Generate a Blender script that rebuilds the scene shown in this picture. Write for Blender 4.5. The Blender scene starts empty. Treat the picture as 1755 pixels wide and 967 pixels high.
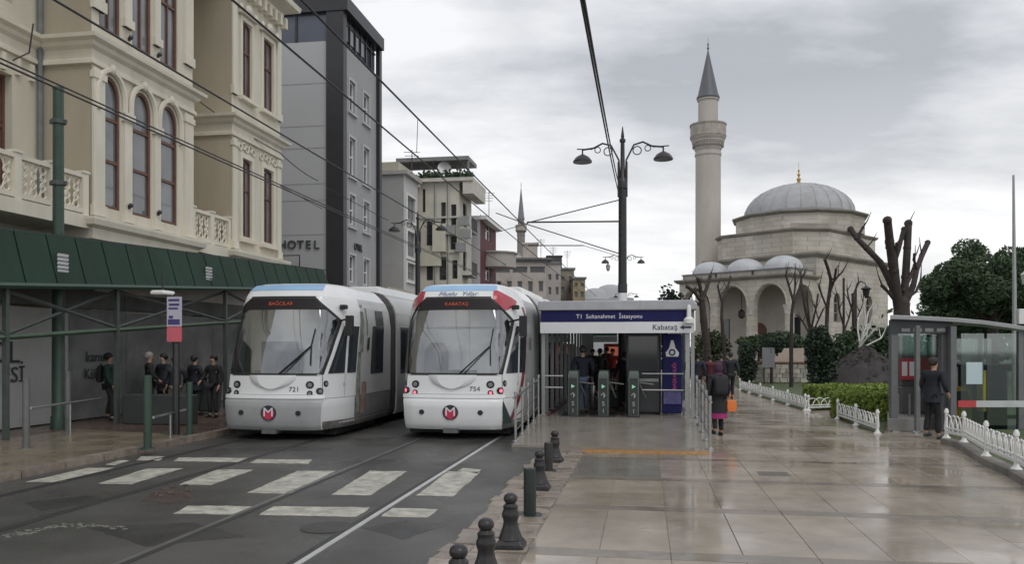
import bpy, bmesh, math, random
from mathutils import Vector, Matrix, Euler, noise
R = math.radians
random.seed(7)
scene = bpy.context.scene
COL = scene.collection

# ------------------------------------------------------------------ camera, sky, sun, exposure
F_PX, CU, HV, HC = 1400.0, 877.5, 593.0, 2.1          # focal length in photo pixels, image centre, horizon row, eye height
TH = math.atan((1105 - CU) / F_PX)                     # the street runs 9.2 degrees to the right of the view
CT, ST = math.cos(TH), math.sin(TH)
cd = bpy.data.cameras.new('camera')
cam = bpy.data.objects.new('camera', cd); COL.objects.link(cam)
cam.location = (0, 0, HC); cam.rotation_euler = (R(90), 0, 0)
cd.sensor_width = 36; cd.lens = F_PX / 1755 * 36; cd.shift_y = (HV - 483.5) / 1755
cd.clip_start = .1; cd.clip_end = 3000
scene.camera = cam
scene.view_settings.view_transform = 'Standard'; scene.view_settings.look = 'None'
scene.view_settings.exposure = 0.28; scene.view_settings.gamma = 1

SUN_EL, SUN_AZ = R(52), R(150)
w = bpy.data.worlds.new('World'); scene.world = w; w.use_nodes = True
nt = w.node_tree; N = nt.nodes; L = nt.links; N.clear()
wo = N.new('ShaderNodeOutputWorld'); bg = N.new('ShaderNodeBackground'); bg.inputs[1].default_value = .1
sky = N.new('ShaderNodeTexSky'); sky.sky_type = 'NISHITA'; sky.sun_disc = False
sky.sun_elevation = SUN_EL; sky.sun_rotation = SUN_AZ
tc = N.new('ShaderNodeTexCoord'); sp = N.new('ShaderNodeSeparateXYZ'); L.new(tc.outputs['Generated'], sp.inputs[0])
def wm(op, a, b=None, c=None):
    n = N.new('ShaderNodeMath'); n.operation = op
    for i, v in enumerate((a, b, c)):
        if v is None: continue
        if isinstance(v, (int, float)): n.inputs[i].default_value = v
        else: L.new(v, n.inputs[i])
    return n.outputs[0]
zz = wm('ADD', wm('MAXIMUM', sp.outputs[2], 0), .22)
cv = N.new('ShaderNodeCombineXYZ'); L.new(wm('DIVIDE', sp.outputs[0], zz), cv.inputs[0]); L.new(wm('DIVIDE', sp.outputs[1], zz), cv.inputs[1])
n1 = N.new('ShaderNodeTexNoise'); n1.inputs['Scale'].default_value = 1.05; n1.inputs['Detail'].default_value = 6; n1.inputs['Roughness'].default_value = .56
mp = N.new('ShaderNodeMapping'); mp.inputs['Location'].default_value = (1.75, 0.55, 0); mp.inputs['Scale'].default_value = (.9, 1.5, 1)
L.new(cv.outputs[0], mp.inputs[0]); L.new(mp.outputs[0], n1.inputs[0])
rp = N.new('ShaderNodeValToRGB'); el = rp.color_ramp.elements
el[0].position = .38; el[0].color = (.40, .42, .455, 1); el[1].position = .60; el[1].color = (.80, .805, .82, 1)
L.new(n1.outputs[0], rp.inputs[0])
hz = N.new('ShaderNodeMapRange'); hz.inputs[1].default_value = 0.0; hz.inputs[2].default_value = .30; hz.inputs[3].default_value = .72; hz.inputs[4].default_value = 0
L.new(sp.outputs[2], hz.inputs[0])
mx = N.new('ShaderNodeMix'); mx.data_type = 'RGBA'; L.new(hz.outputs[0], mx.inputs['Factor'])
L.new(rp.outputs[0], mx.inputs['A']); mx.inputs['B'].default_value = (.95, .94, .925, 1)
sc10 = N.new('ShaderNodeVectorMath'); sc10.operation = 'SCALE'; sc10.inputs['Scale'].default_value = 10.0; L.new(mx.outputs['Result'], sc10.inputs[0])
m2 = N.new('ShaderNodeMix'); m2.data_type = 'RGBA'; m2.inputs['Factor'].default_value = .96
L.new(sky.outputs[0], m2.inputs['A']); L.new(sc10.outputs[0], m2.inputs['B'])
L.new(m2.outputs['Result'], bg.inputs[0]); L.new(bg.outputs[0], wo.inputs[0])
sd = bpy.data.lights.new('sun', 'SUN'); sd.energy = .7; sd.angle = R(25); sd.color = (1, .97, .92)
so = bpy.data.objects.new('sun', sd); COL.objects.link(so)
so.rotation_euler = (R(90) - SUN_EL, 0, R(180) - SUN_AZ); so.location = (0, -5, 60)

# ------------------------------------------------------------------ where things stand
def gp(u, v, z=0.0):                                   # the point of the level at height z seen at photo pixel (u, v)
    Y = (HC - z) * F_PX / (v - HV)
    return Vector(((u - CU) / F_PX * Y, Y, z))
def at(u, v, Y):                                       # the point at distance Y seen at photo pixel (u, v)
    return Vector(((u - CU) / F_PX * Y, Y, HC - (v - HV) / F_PX * Y))
def to_st(p): return (p[0] * CT - p[1] * ST, p[0] * ST + p[1] * CT)   # world x, y -> street t (across), s (along)
def to_xy(t, s): return (t * CT + s * ST, -t * ST + s * CT)
def s_of(u, t0):                                       # s at which column u meets the plane t = t0
    a = (u - CU) / F_PX; Y = t0 / (a * CT - ST); return Y * (a * ST + CT)
def z_of(u, v, t0):
    a = (u - CU) / F_PX; Y = t0 / (a * CT - ST); return HC - (v - HV) / F_PX * Y
def t_of(u, s0):                                       # t at which column u meets the plane s = s0
    a = (u - CU) / F_PX; Y = s0 / (a * ST + CT); return Y * (a * CT - ST)

# ------------------------------------------------------------------ materials
MATS = {}
def mat(name, col, rough=.6, var=.12, scale=2.0, bump=.0, bscale=25, metal=0, spec=.5, rvar=.0, rscale=1.5, rand=0, emit=0, streak=0, col2=None, coat=0):
    if name in MATS: return MATS[name]
    m = bpy.data.materials.new(name); m.use_nodes = True
    n = m.node_tree.nodes; l = m.node_tree.links
    b = n['Principled BSDF']
    b.inputs['Roughness'].default_value = rough; b.inputs['Metallic'].default_value = metal
    b.inputs['Specular IOR Level'].default_value = spec; b.inputs['Base Color'].default_value = (*col, 1)
    b.inputs['Coat Weight'].default_value = coat; b.inputs['Coat Roughness'].default_value = .08
    t = n.new('ShaderNodeTexCoord')
    src = t.outputs['Object']
    if rand or col2:
        g = n.new('ShaderNodeNewGeometry'); src = g.outputs['Position']
    if streak:
        mpn = n.new('ShaderNodeMapping'); mpn.inputs['Scale'].default_value = (1, 1, streak); l.new(src, mpn.inputs[0]); src = mpn.outputs[0]
    if var or rand or col2:
        nz = n.new('ShaderNodeTexNoise'); nz.inputs['Scale'].default_value = scale; nz.inputs['Detail'].default_value = 6; nz.inputs['Roughness'].default_value = .62
        l.new(src, nz.inputs['Vector'])
        mr = n.new('ShaderNodeMapRange'); mr.inputs[1].default_value = .28; mr.inputs[2].default_value = .72
        mr.inputs[3].default_value = 1 - var; mr.inputs[4].default_value = 1 + var
        l.new(nz.outputs[0], mr.inputs[0]); fac = mr.outputs[0]
        if rand:
            oi = n.new('ShaderNodeObjectInfo'); m3 = n.new('ShaderNodeMapRange'); m3.inputs[3].default_value = 1 - rand; m3.inputs[4].default_value = 1 + rand
            l.new(oi.outputs['Random'], m3.inputs[0]); mm = n.new('ShaderNodeMath'); mm.operation = 'MULTIPLY'
            l.new(fac, mm.inputs[0]); l.new(m3.outputs[0], mm.inputs[1]); fac = mm.outputs[0]
        vm = n.new('ShaderNodeVectorMath'); vm.operation = 'SCALE'; vm.inputs[0].default_value = col; l.new(fac, vm.inputs['Scale'])
        if col2:
            mxx = n.new('ShaderNodeMix'); mxx.data_type = 'RGBA'; nz2 = n.new('ShaderNodeTexNoise'); nz2.inputs['Scale'].default_value = scale * .55; nz2.inputs['Detail'].default_value = 5
            l.new(src, nz2.inputs['Vector']); r2 = n.new('ShaderNodeMapRange'); r2.inputs[1].default_value = .48; r2.inputs[2].default_value = .62; l.new(nz2.outputs[0], r2.inputs[0])
            l.new(r2.outputs[0], mxx.inputs['Factor']); mxx.inputs['B'].default_value = (*col2, 1); l.new(vm.outputs[0], mxx.inputs['A']); l.new(mxx.outputs['Result'], b.inputs['Base Color'])
        else: l.new(vm.outputs[0], b.inputs['Base Color'])
    if rvar:
        nr = n.new('ShaderNodeTexNoise'); nr.inputs['Scale'].default_value = rscale; nr.inputs['Detail'].default_value = 4
        g2 = n.new('ShaderNodeNewGeometry'); l.new(g2.outputs['Position'], nr.inputs['Vector'])
        r3 = n.new('ShaderNodeMapRange'); r3.inputs[1].default_value = .38; r3.inputs[2].default_value = .64; r3.inputs[3].default_value = max(.02, rough - rvar); r3.inputs[4].default_value = rough + rvar
        l.new(nr.outputs[0], r3.inputs[0]); l.new(r3.outputs[0], b.inputs['Roughness'])
    if bump:
        nb = n.new('ShaderNodeTexNoise'); nb.inputs['Scale'].default_value = bscale; nb.inputs['Detail'].default_value = 4; l.new(src, nb.inputs['Vector'])
        bn = n.new('ShaderNodeBump'); bn.inputs['Strength'].default_value = bump; bn.inputs['Distance'].default_value = .02
        l.new(nb.outputs[0], bn.inputs['Height']); l.new(bn.outputs[0], b.inputs['Normal'])
    if emit:
        b.inputs['Emission Color'].default_value = (*col, 1); b.inputs['Emission Strength'].default_value = emit
    MATS[name] = m; return m
def glass(name, tint, gloss=.12, rough=.03):
    if name in MATS: return MATS[name]
    m = bpy.data.materials.new(name); m.use_nodes = True; n = m.node_tree.nodes; l = m.node_tree.links; n.clear()
    o = n.new('ShaderNodeOutputMaterial'); mx = n.new('ShaderNodeMixShader'); tr = n.new('ShaderNodeBsdfTransparent'); gl = n.new('ShaderNodeBsdfGlossy')
    tr.inputs[0].default_value = (*tint, 1); gl.inputs['Roughness'].default_value = rough; gl.inputs[0].default_value = (.95, .97, 1, 1)
    fr = n.new('ShaderNodeFresnel'); fr.inputs[0].default_value = 1.5; ad = n.new('ShaderNodeMath'); ad.use_clamp = True; ad.inputs[1].default_value = gloss
    l.new(fr.outputs[0], ad.inputs[0]); l.new(ad.outputs[0], mx.inputs[0]); l.new(tr.outputs[0], mx.inputs[1]); l.new(gl.outputs[0], mx.inputs[2]); l.new(mx.outputs[0], o.inputs[0])
    MATS[name] = m; return m
asphalt = mat('asphalt', (.062, .061, .058), .36, .30, .8, .35, 60, rvar=.16, rscale=.5, col2=(.088, .085, .08))
slab_m = mat('granite_slab', (.315, .27, .215), .17, .26, 1.6, .05, 8, rvar=.10, rscale=.7, rand=.10)
band_m = mat('dark_granite', (.215, .185, .15), .19, .18, 2.5, .05, 12, rvar=.1, rscale=.8, rand=.10)
greyslab_m = mat('grey_granite', (.225, .21, .19), .15, .15, 2, .05, 10, rvar=.08, rscale=.8, rand=.08)
kerb_m = mat('kerb_stone', (.24, .20, .165), .32, .35, 4, .3, 22, rvar=.14, rand=.16)
pave_m = mat('old_pavement', (.12, .088, .07), .25, .3, 1.2, .15, 20, rvar=.12, rscale=.8, col2=(.10, .058, .05))
pavetan_m = mat('tan_pavement', (.20, .165, .12), .28, .25, 1.4, .15, 20, rvar=.12)
joint_m = mat('joint_grout', (.20, .172, .138), .4, .2, 5, .2, 40)
ramp_m = mat('ramp_screed', (.26, .235, .20), .16, .14, 1.5, .04, 20, rvar=.07, rscale=.6)
tactile_m = mat('tactile_orange', (.42, .22, .07), .32, .3, 3, .1, 30)
paint_m = mat('road_paint', (.42, .41, .355), .45, .5, 5, .15, 60, rvar=.1)
rail_m = mat('rail_steel', (.82, .82, .82), .38, .15, 3, metal=.8)
raildark_m = mat('rail_groove', (.03, .03, .03), .5, .2, 5)
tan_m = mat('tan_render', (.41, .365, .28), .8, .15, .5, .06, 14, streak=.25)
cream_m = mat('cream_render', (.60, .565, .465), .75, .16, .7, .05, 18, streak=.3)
trim_m = mat('cream_stone', (.66, .62, .52), .7, .12, 1.2, .08, 16, streak=.3)
wood_m = mat('brown_window_wood', (.13, .058, .038), .5, .2, 6)
pane_m = mat('window_glass', (.15, .16, .17), .06, .35, .9, spec=.9)
panedk_m = mat('dark_glass', (.03, .035, .042), .06, .3, .9, spec=.8)
greenp_m = mat('green_sheet', (.008, .032, .019), .75, .35, 1.2, .05, 10, streak=.4)
greenm_m = mat('green_paint', (.03, .062, .045), .4, .2, 5)
scaff_m = mat('scaffold_paint', (.07, .085, .078), .5, .2, 5)
hoard_m = mat('hoarding_print', (.26, .265, .26), .7, .4, .55, col2=(.09, .093, .093))
hoardw_m = mat('hoarding_white', (.50, .505, .495), .6, .12, 1)
ink_m = mat('dark_print', (.05, .055, .06), .6, .1)
hotelside_m = mat('hotel_render', (.39, .395, .405), .7, .05, .3, .03, 10)
hotelfront_m = mat('hotel_front', (.33, .335, .345), .7, .07, .6, .04, 10)
black_m = mat('black_cladding', (.026, .026, .031), .4, .2, 1)
white_m = mat('white_paint', (.74, .74, .73), .45, .08, 2)
steel_m = mat('brushed_steel', (.40, .41, .41), .3, .12, 6, metal=.85)
alu_m = mat('grey_aluminium', (.36, .37, .37), .38, .12, 3, metal=.5)
galv_m = mat('galvanised', (.15, .155, .15), .5, .2, 5, metal=.3)
iron_m = mat('black_iron', (.022, .021, .023), .34, .35, 7, .15, 30)
ironb_m = mat('brown_iron', (.035, .026, .024), .36, .35, 7, .15, 30)
wire_m = mat('wire', (.03, .03, .033), .6, 0)
navy_m = mat('navy_sign', (.014, .015, .085), .6, .1, spec=.2)
signw_m = mat('sign_white', (.70, .71, .73), .4, .06)
red_m = mat('tram_red', (.40, .04, .06), .3, .1, coat=.4)
tramw_m = mat('tram_white', (.72, .73, .735), .28, .05, 1.5, coat=.4)
tramg_m = mat('tram_grey', (.34, .345, .35), .4, .1, 2)
trams_m = mat('tram_silver', (.42, .43, .43), .33, .12, 1.2, metal=.35, streak=.3)
blue_m = mat('tram_blue', (.26, .45, .68), .3, .12, 1.5)
rubber_m = mat('black_rubber', (.018, .018, .019), .55, .15)
undr_m = mat('underframe', (.014, .014, .015), .6, .2)
winds_m = glass('windscreen_glass', (.88, .90, .90), .19, .02)
clear_m = glass('clear_glass', (.86, .90, .89), .06, .03)
green_glass = glass('green_glass', (.66, .76, .72), .08, .04)
cab_m = mat('cab_panel', (.74, .75, .74), .6, .1)
cabd_m = mat('cab_dark', (.06, .062, .065), .5, .1)
stone_m = mat('mosque_stone', (.52, .495, .445), .8, .2, .5, .12, 5, col2=(.44, .41, .355))
def courses(m, bw=.9, bh=.42):
    n = m.node_tree.nodes; l = m.node_tree.links; b = n['Principled BSDF']; old = b.inputs['Base Color'].links[0].from_socket
    t = n.new('ShaderNodeTexCoord'); sx = n.new('ShaderNodeSeparateXYZ'); l.new(t.outputs['Object'], sx.inputs[0]); cx = n.new('ShaderNodeCombineXYZ')
    ma = n.new('ShaderNodeMath'); ma.operation = 'MULTIPLY_ADD'; ma.inputs[1].default_value = .35; l.new(sx.outputs[0], ma.inputs[0]); l.new(sx.outputs[1], ma.inputs[2]); l.new(ma.outputs[0], cx.inputs[0]); l.new(sx.outputs[2], cx.inputs[1])
    bt = n.new('ShaderNodeTexBrick'); bt.inputs['Scale'].default_value = 1; bt.inputs['Brick Width'].default_value = bw; bt.inputs['Row Height'].default_value = bh; bt.inputs['Mortar Size'].default_value = .018
    bt.inputs['Color1'].default_value = (.86,.85,.83,1); bt.inputs['Color2'].default_value = (1.06,1.05,1.03,1); bt.inputs['Mortar'].default_value = (.66,.64,.61,1); l.new(cx.outputs[0], bt.inputs['Vector'])
    mu = n.new('ShaderNodeMix'); mu.data_type = 'RGBA'; mu.blend_type = 'MULTIPLY'; mu.inputs['Factor'].default_value = 1; l.new(old, mu.inputs['A']); l.new(bt.outputs[0], mu.inputs['B']); l.new(mu.outputs['Result'], b.inputs['Base Color'])
courses(stone_m)
stoned_m = mat('weathered_stone', (.25, .23, .20), .85, .25, .8, .1, 6)
lead_m = mat('lead_sheet', (.36, .365, .375), .6, .16, 1.1, .06, 3)
leaddk_m = mat('dark_lead', (.17, .175, .185), .5, .15, 2)
gold_m = mat('gilt', (.55, .40, .14), .35, .1, metal=.7)
bark_m = mat('bark', (.042, .032, .029), .8, .45, 4, .8, 14)
leafdk_m = mat('pine_needles', (.055, .092, .042), .7, .5, .9)
leaf_m = mat('hedge_leaves', (.20, .27, .05), .6, .4, 2)
shrub_m = mat('shrub_leaves', (.04, .07, .032), .6, .45, 1.5)
soil_m = mat('dark_soil', (.045, .04, .04), .8, .4, 1.5, .5, 8)
grass_m = mat('wet_turf', (.06, .085, .03), .7, .4, 2, .5, 30)
skin_m = mat('skin', (.42, .26, .19), .55, .05)
orange_m = mat('orange_bag', (.72, .20, .04), .5, .1)
skin_col = {}
def cloth(n, c): return mat('cloth_' + n, c, .8, .25, 7, .15, 40)

# ------------------------------------------------------------------ mesh helpers
class MB:
    def __init__(s): s.v = []; s.f = []; s.m = []; s.cur = 0
    def add(s, vs, fs):
        o = len(s.v); s.v += [tuple(v) for v in vs]; s.f += [tuple(i + o for i in f) for f in fs]; s.m += [s.cur] * len(fs); return s
    def box(s, x0, y0, z0, x1, y1, z1):
        return s.add([(x0,y0,z0),(x1,y0,z0),(x1,y1,z0),(x0,y1,z0),(x0,y0,z1),(x1,y0,z1),(x1,y1,z1),(x0,y1,z1)],
                     [(3,2,1,0),(4,5,6,7),(0,1,5,4),(1,2,6,5),(2,3,7,6),(3,0,4,7)])
    def cbox(s, c, sx, sy, sz, M=None):                # centred box, optionally turned by M
        P = [Vector((a*sx/2, b*sy/2, d*sz/2)) for d in (-1,1) for a, b in ((-1,-1),(1,-1),(1,1),(-1,1))]
        if M is not None: P = [M @ p for p in P]
        return s.add([p + Vector(c) for p in P], [(3,2,1,0),(4,5,6,7),(0,1,5,4),(1,2,6,5),(2,3,7,6),(3,0,4,7)])
    def quad(s, a, b, c, d): return s.add([a, b, c, d], [(0,1,2,3)])
    def poly(s, pts): return s.add(pts, [tuple(range(len(pts)))])
    def slab(s, pts, h):                               # a flat outline (world z of its points) with thickness h below
        n = len(pts); b = [(p[0], p[1], p[2]-h) for p in pts]
        return s.add(list(pts) + b, [tuple(range(n)), tuple(range(2*n-1, n-1, -1))] + [(i, i+n, (i+1)%n+n, (i+1)%n) for i in range(n)])
    def extr(s, pts, vec):
        n = len(pts); vec = Vector(vec); b = [Vector(p) + vec for p in pts]
        return s.add(list(pts) + b, [tuple(range(n-1,-1,-1)), tuple(range(n, 2*n))] + [(i, (i+1)%n, (i+1)%n+n, i+n) for i in range(n)])
    def loft(s, rings, caps=True, closed=True):
        n = len(rings[0]); vs = [p for r in rings for p in r]; fs = []
        for k in range(len(rings)-1):
            for i in range(n if closed else n-1):
                j = (i+1) % n; fs.append((k*n+i, k*n+j, (k+1)*n+j, (k+1)*n+i))
        if caps and closed: fs += [tuple(range(n-1,-1,-1)), tuple(range((len(rings)-1)*n, len(rings)*n))]
        return s.add(vs, fs)
    def tube(s, pts, r, n=8, r1=None, caps=True):
        pts = [Vector(p) for p in pts]; rings = []; k = len(pts)
        up = Vector((0,0,1)); prev = None
        for i, p in enumerate(pts):
            d = (pts[min(i+1,k-1)] - pts[max(i-1,0)]).normalized()
            a = d.cross(up) if prev is None else prev - d * prev.dot(d)
            if a.length < 1e-3: a = d.cross(Vector((1,0,0)))
            a.normalize(); prev = a; b = d.cross(a)
            rr = r[i] if isinstance(r, (list, tuple)) else (r if r1 is None else r + (r1-r)*i/(k-1))
            rings.append([p + (a*math.cos(q) + b*math.sin(q))*rr for q in [2*math.pi*j/n for j in range(n)]])
        return s.loft(rings, caps)
    def lathe(s, prof, c=(0,0,0), n=16, ph=0):
        return s.loft([[(c[0]+r*math.cos(2*math.pi*j/n+ph), c[1]+r*math.sin(2*math.pi*j/n+ph), c[2]+z) for j in range(n)] for r, z in prof])
    def ball(s, c, rx, ry=None, rz=None, n=10, k=6):
        ry = ry or rx; rz = rz or rx
        return s.loft([[(c[0]+rx*math.sin(a)*math.cos(2*math.pi*j/n), c[1]+ry*math.sin(a)*math.sin(2*math.pi*j/n), c[2]-rz*math.cos(a)) for j in range(n)] for a in [max(.05, min(math.pi-.05, math.pi*i/k)) for i in range(k+1)]])
    def torus(s, c, r, w, ax='y', n=14, m=5, a0=0, a1=2*math.pi):
        full = abs(a1-a0-2*math.pi) < 1e-3; pts = []
        for i in range(n + 1):
            a = a0 + (a1-a0)*i/n; x, y = r*math.cos(a), r*math.sin(a)
            pts.append(Vector(c) + (Vector((x,0,y)) if ax == 'y' else Vector((0,x,y)) if ax == 'x' else Vector((x,y,0))))
        return s.tube(pts, w, m)
    def build(s, name, m, parent=None, smooth=False, off=(0,0,0), ang=35, bevel=0):
        me = bpy.data.meshes.new(name)
        me.from_pydata([(v[0]-off[0], v[1]-off[1], v[2]-off[2]) for v in s.v], [], s.f)
        ms = m if isinstance(m, (list, tuple)) else [m]
        for k in ms: me.materials.append(k)
        if len(ms) > 1: me.polygons.foreach_set('material_index', s.m)
        bm = bmesh.new(); bm.from_mesh(me); bmesh.ops.recalc_face_normals(bm, faces=bm.faces); bm.to_mesh(me); bm.free()
        if smooth: me.shade_smooth(); me.set_sharp_from_angle(angle=R(ang))
        o = bpy.data.objects.new(name, me); COL.objects.link(o)
        if parent: o.parent = parent
        if bevel:
            b = o.modifiers.new('bevel', 'BEVEL'); b.width = bevel; b.segments = 2; b.limit_method = 'ANGLE'
        return o
def tag(o, label=None, cat=None, group=None, kind=None):
    if label: o['label'] = label
    if cat: o['category'] = cat
    if group: o['group'] = group
    if kind: o['kind'] = kind
    return o
def thing(name, label, cat, loc=(0,0,0), rz=0, group=None):
    o = bpy.data.objects.new(name, None); COL.objects.link(o); o.location = loc; o.rotation_euler = (0,0,rz); o.empty_display_size = .2
    return tag(o, label, cat, group)
def street_thing(name, label, cat, t, s, z=0, group=None):   # a thing whose parts are given in street coordinates (x across, y along)
    x, y = to_xy(t, s); return thing(name, label, cat, (x, y, z), -TH, group), (t, s, z)
def copy_thing(root, loc, rz=None, label=None):
    r = root.copy(); COL.objects.link(r); r.location = loc
    if rz is not None: r.rotation_euler = (0,0,rz)
    if label: r['label'] = label
    for ch in list(root.children):
        c = ch.copy(); COL.objects.link(c); c.parent = r
        for g in list(ch.children):
            d = g.copy(); COL.objects.link(d); d.parent = c
    return r
def share(proto, parent, loc, rz=0, rx=0, ry=0):
    c = proto.copy(); COL.objects.link(c); c.parent = parent; c.location = loc; c.rotation_euler = (rx, ry, rz); return c
def text(name, s, size, m, parent, loc, rot, align='CENTER', ext=.004, shear=0, sx=1.0):
    cu = bpy.data.curves.new(name, 'FONT'); cu.body = s; cu.size = size; cu.align_x = align; cu.align_y = 'CENTER'; cu.extrude = ext; cu.shear = shear; cu.resolution_u = 3
    tmp = bpy.data.objects.new('tmp', cu); COL.objects.link(tmp)
    dg = bpy.context.evaluated_depsgraph_get(); me = bpy.data.meshes.new_from_object(tmp.evaluated_get(dg)); bpy.data.objects.remove(tmp)
    me.name = name; me.materials.clear(); me.materials.append(m)
    o = bpy.data.objects.new(name, me); COL.objects.link(o); o.parent = parent; o.location = loc; o.rotation_euler = rot; o.scale = (sx, 1, 1); return o
def facade(mb, P, u0, u1, z0, z1, ops, depth):
    """Wall P(u, z, d) with real openings; ops = (ua, ub, za, zb, arch rise). Reveals run inward by depth."""
    us = sorted({u0, u1} | {o[0] for o in ops} | {o[1] for o in ops}); zs = sorted({z0, z1} | {o[2] for o in ops} | {o[3] for o in ops})
    for i in range(len(us)-1):
        for j in range(len(zs)-1):
            cu, cz = (us[i]+us[i+1])/2, (zs[j]+zs[j+1])/2
            if any(o[0] < cu < o[1] and o[2] < cz < o[3] for o in ops): continue
            mb.quad(P(us[i],zs[j],0), P(us[i+1],zs[j],0), P(us[i+1],zs[j+1],0), P(us[i],zs[j+1],0))
    for ua, ub, za, zb, ar in ops:
        zt = zb - ar; out = [(ua, za), (ub, za), (ub, zt)]; arc = arc_pts(ua, ub, zt, ar) if ar else [(ub, zt), (ua, zt)]
        if ar:
            for a, b in zip(arc[:-1], arc[1:]):
                mb.quad(P(a[0],a[1],0), P(b[0],b[1],0), P(b[0],zb,0), P(a[0],zb,0))
        loop = [(ua, za), (ub, za)] + list(arc)
        for a, b in zip(loop, loop[1:] + loop[:1]):
            if (a[0]-b[0])**2 + (a[1]-b[1])**2 > 1e-8: mb.quad(P(a[0],a[1],0), P(b[0],b[1],0), P(b[0],b[1],depth), P(a[0],a[1],depth))
def arc_pts(ua, ub, zt, ar, n=12, pointed=.0):
    c, hw = (ua+ub)/2, (ub-ua)/2
    return [(c + hw*math.cos(math.pi*k/n), zt + ar*math.sin(math.pi*k/n)**(.85 if pointed else 1)) for k in range(n+1)]
def outline(ua, ub, za, zb, ar, inset=0, n=12):
    ua += inset; ub -= inset; za += inset; zb -= inset
    if not ar: return [(ua,za),(ub,za),(ub,zb),(ua,zb)]
    ar = max(.02, ar - inset*.3); return [(ua,za),(ub,za)] + arc_pts(ua, ub, zb-ar, ar, n)
def window(th, off, P, ua, ub, za, zb, ar=0, d=.18, fm=None, pm=None, w=.07, bars=(), mid=0, name='window'):
    """A window: a frame with depth and bars, its pane a sub-part."""
    mb = MB(); o = outline(ua, ub, za, zb, ar); i = outline(ua, ub, za, zb, ar, w); n = len(o)
    for k in range(n):
        j = (k+1) % n
        mb.quad(P(*o[k],d-.06), P(*o[j],d-.06), P(*i[j],d-.06), P(*i[k],d-.06)); mb.quad(P(*i[k],d-.06), P(*i[j],d-.06), P(*i[j],d), P(*i[k],d))
    def bar(a, b, c, e):
        q = [P(a,c,d-.05), P(b,c,d-.05), P(b,e,d-.05), P(a,e,d-.05)]; r = [P(a,c,d-.003), P(b,c,d-.003), P(b,e,d-.003), P(a,e,d-.003)]
        mb.add(q+r, [(0,1,2,3),(0,4,5,1),(1,5,6,2),(2,6,7,3),(3,7,4,0)])
    for f in bars: zc = za + (zb-za)*f; bar(ua+w, ub-w, zc-w/2, zc+w/2)
    if mid: bar((ua+ub)/2-w/3, (ua+ub)/2+w/3, za+w, (zb-ar) - .01)
    fo = mb.build(name, fm, th, off=off)
    pb = MB(); pb.poly([P(a,b,d) for a, b in outline(ua, ub, za, zb, ar, w*.5)]); pb.build('pane', pm, fo, off=off)
    return fo
# ------------------------------------------------------------------ ground, road, pavements, plaza
def sheet(name, ts, z, m, parent=None, kind='structure', thick=0):
    mb = MB(); pts = [(*to_xy(t, s), z) for t, s in ts]
    mb.slab(pts, thick) if thick else mb.poly(pts)
    o = mb.build(name, m, parent)
    return tag(o, kind=kind) if kind else o
ground_m = mat('ground_earth', (.085, .082, .075), .6, .2, .05)
g = MB(); g.poly([(-900,-200,-.05),(900,-200,-.05),(900,2200,-.05),(-900,2200,-.05)]); tag(g.build('ground', ground_m), kind='structure')
road = sheet('road', [(-9.72,-8),(-1.95,-8),(-1.95,160),(-9.72,160)], 0, asphalt)
for tc in (-4.15, -8.05):                              # two tracks, each rail with its groove
    for q in (-.86, .86):
        rl = MB(); pts = [(tc+q-.035), (tc+q+.035)]
        rl.slab([(*to_xy(a, b), .006) for a, b in ((pts[0],-6),(pts[1],-6),(pts[1],120),(pts[0],120))], .012)
        dull = not (tc > -5 and q > 0)
        ro = rl.build('tram_rail', mat('dull_rail', (.30,.30,.30), .35, .3, 2, metal=.8) if tc > -5 and dull else (raildark_m if dull else rail_m), road)
        gr = MB(); sg = -1 if q > 0 else 1; a, b = sorted((tc+q+sg*.036, tc+q+sg*.115))
        gr.slab([(*to_xy(x, y), .004) for x, y in ((a,-6),(b,-6),(b,120),(a,120))], .006); gr.build('rail_groove', raildark_m, ro)
def marking(px, name='road_marking', m=None, z=.005):
    P = [gp(u, v, 0) for u, v in px]; out = []
    for a, b in zip(P, P[1:] + P[:1]):
        k = max(2, int((b-a).length/.12))
        for i in range(k):
            q = a.lerp(b, i/k); out.append((q.x + random.uniform(-.012,.012), q.y + random.uniform(-.02,.02), z))
    mb = MB(); mb.slab(out, .004); return mb.build(name, m or paint_m, road)
for q in ([(298,881),(324,868),(437,869),(408,883)], [(443,884),(468,869),(635,871),(612,887)], [(652,886),(674,872),(750,874),(735,888)],
          [(45,827),(104,827),(196,803),(150,803)], [(168,830),(224,831),(312,804),(253,804)], [(306,832),(362,832),(435,806),(372,806)],
          [(424,846),(497,847),(576,808),(510,808)], [(568,849),(636,850),(697,809),(634,808)], [(714,850),(776,852),(824,810),(768,809)],
          [(180,797),(205,790),(222,790),(198,798)], [(233,790),(243,783),(284,783),(272,790)], [(298,791),(306,785),(424,786),(408,793)], [(430,794),(440,788),(535,789),(530,796)],
          [(785,808),(792,803),(826,806),(818,812)]): marking(q)
mb = MB()                                              # broken paint and rubble left of the crossing
for k in range(46):
    p = gp(random.uniform(262, 330), random.gauss(846, 5)); r = random.uniform(.01, .035)
    mb.cbox((p.x, p.y, r*.3), r*2.2, r*1.6, r*.7, Matrix.Rotation(random.uniform(0,3), 3, 'Z'))
tag(mb.build('patch_rubble', mat('brick_rubble', (.10,.068,.058), .6, .5, 9), road), kind='stuff')
marking([(240,860),(262,846),(300,838),(336,842),(326,856),(290,864)], 'worn_patch', mat('worn_patch', (.055,.04,.036), .5, .4, 5, .5, 40), .003)
mb = MB()
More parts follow.
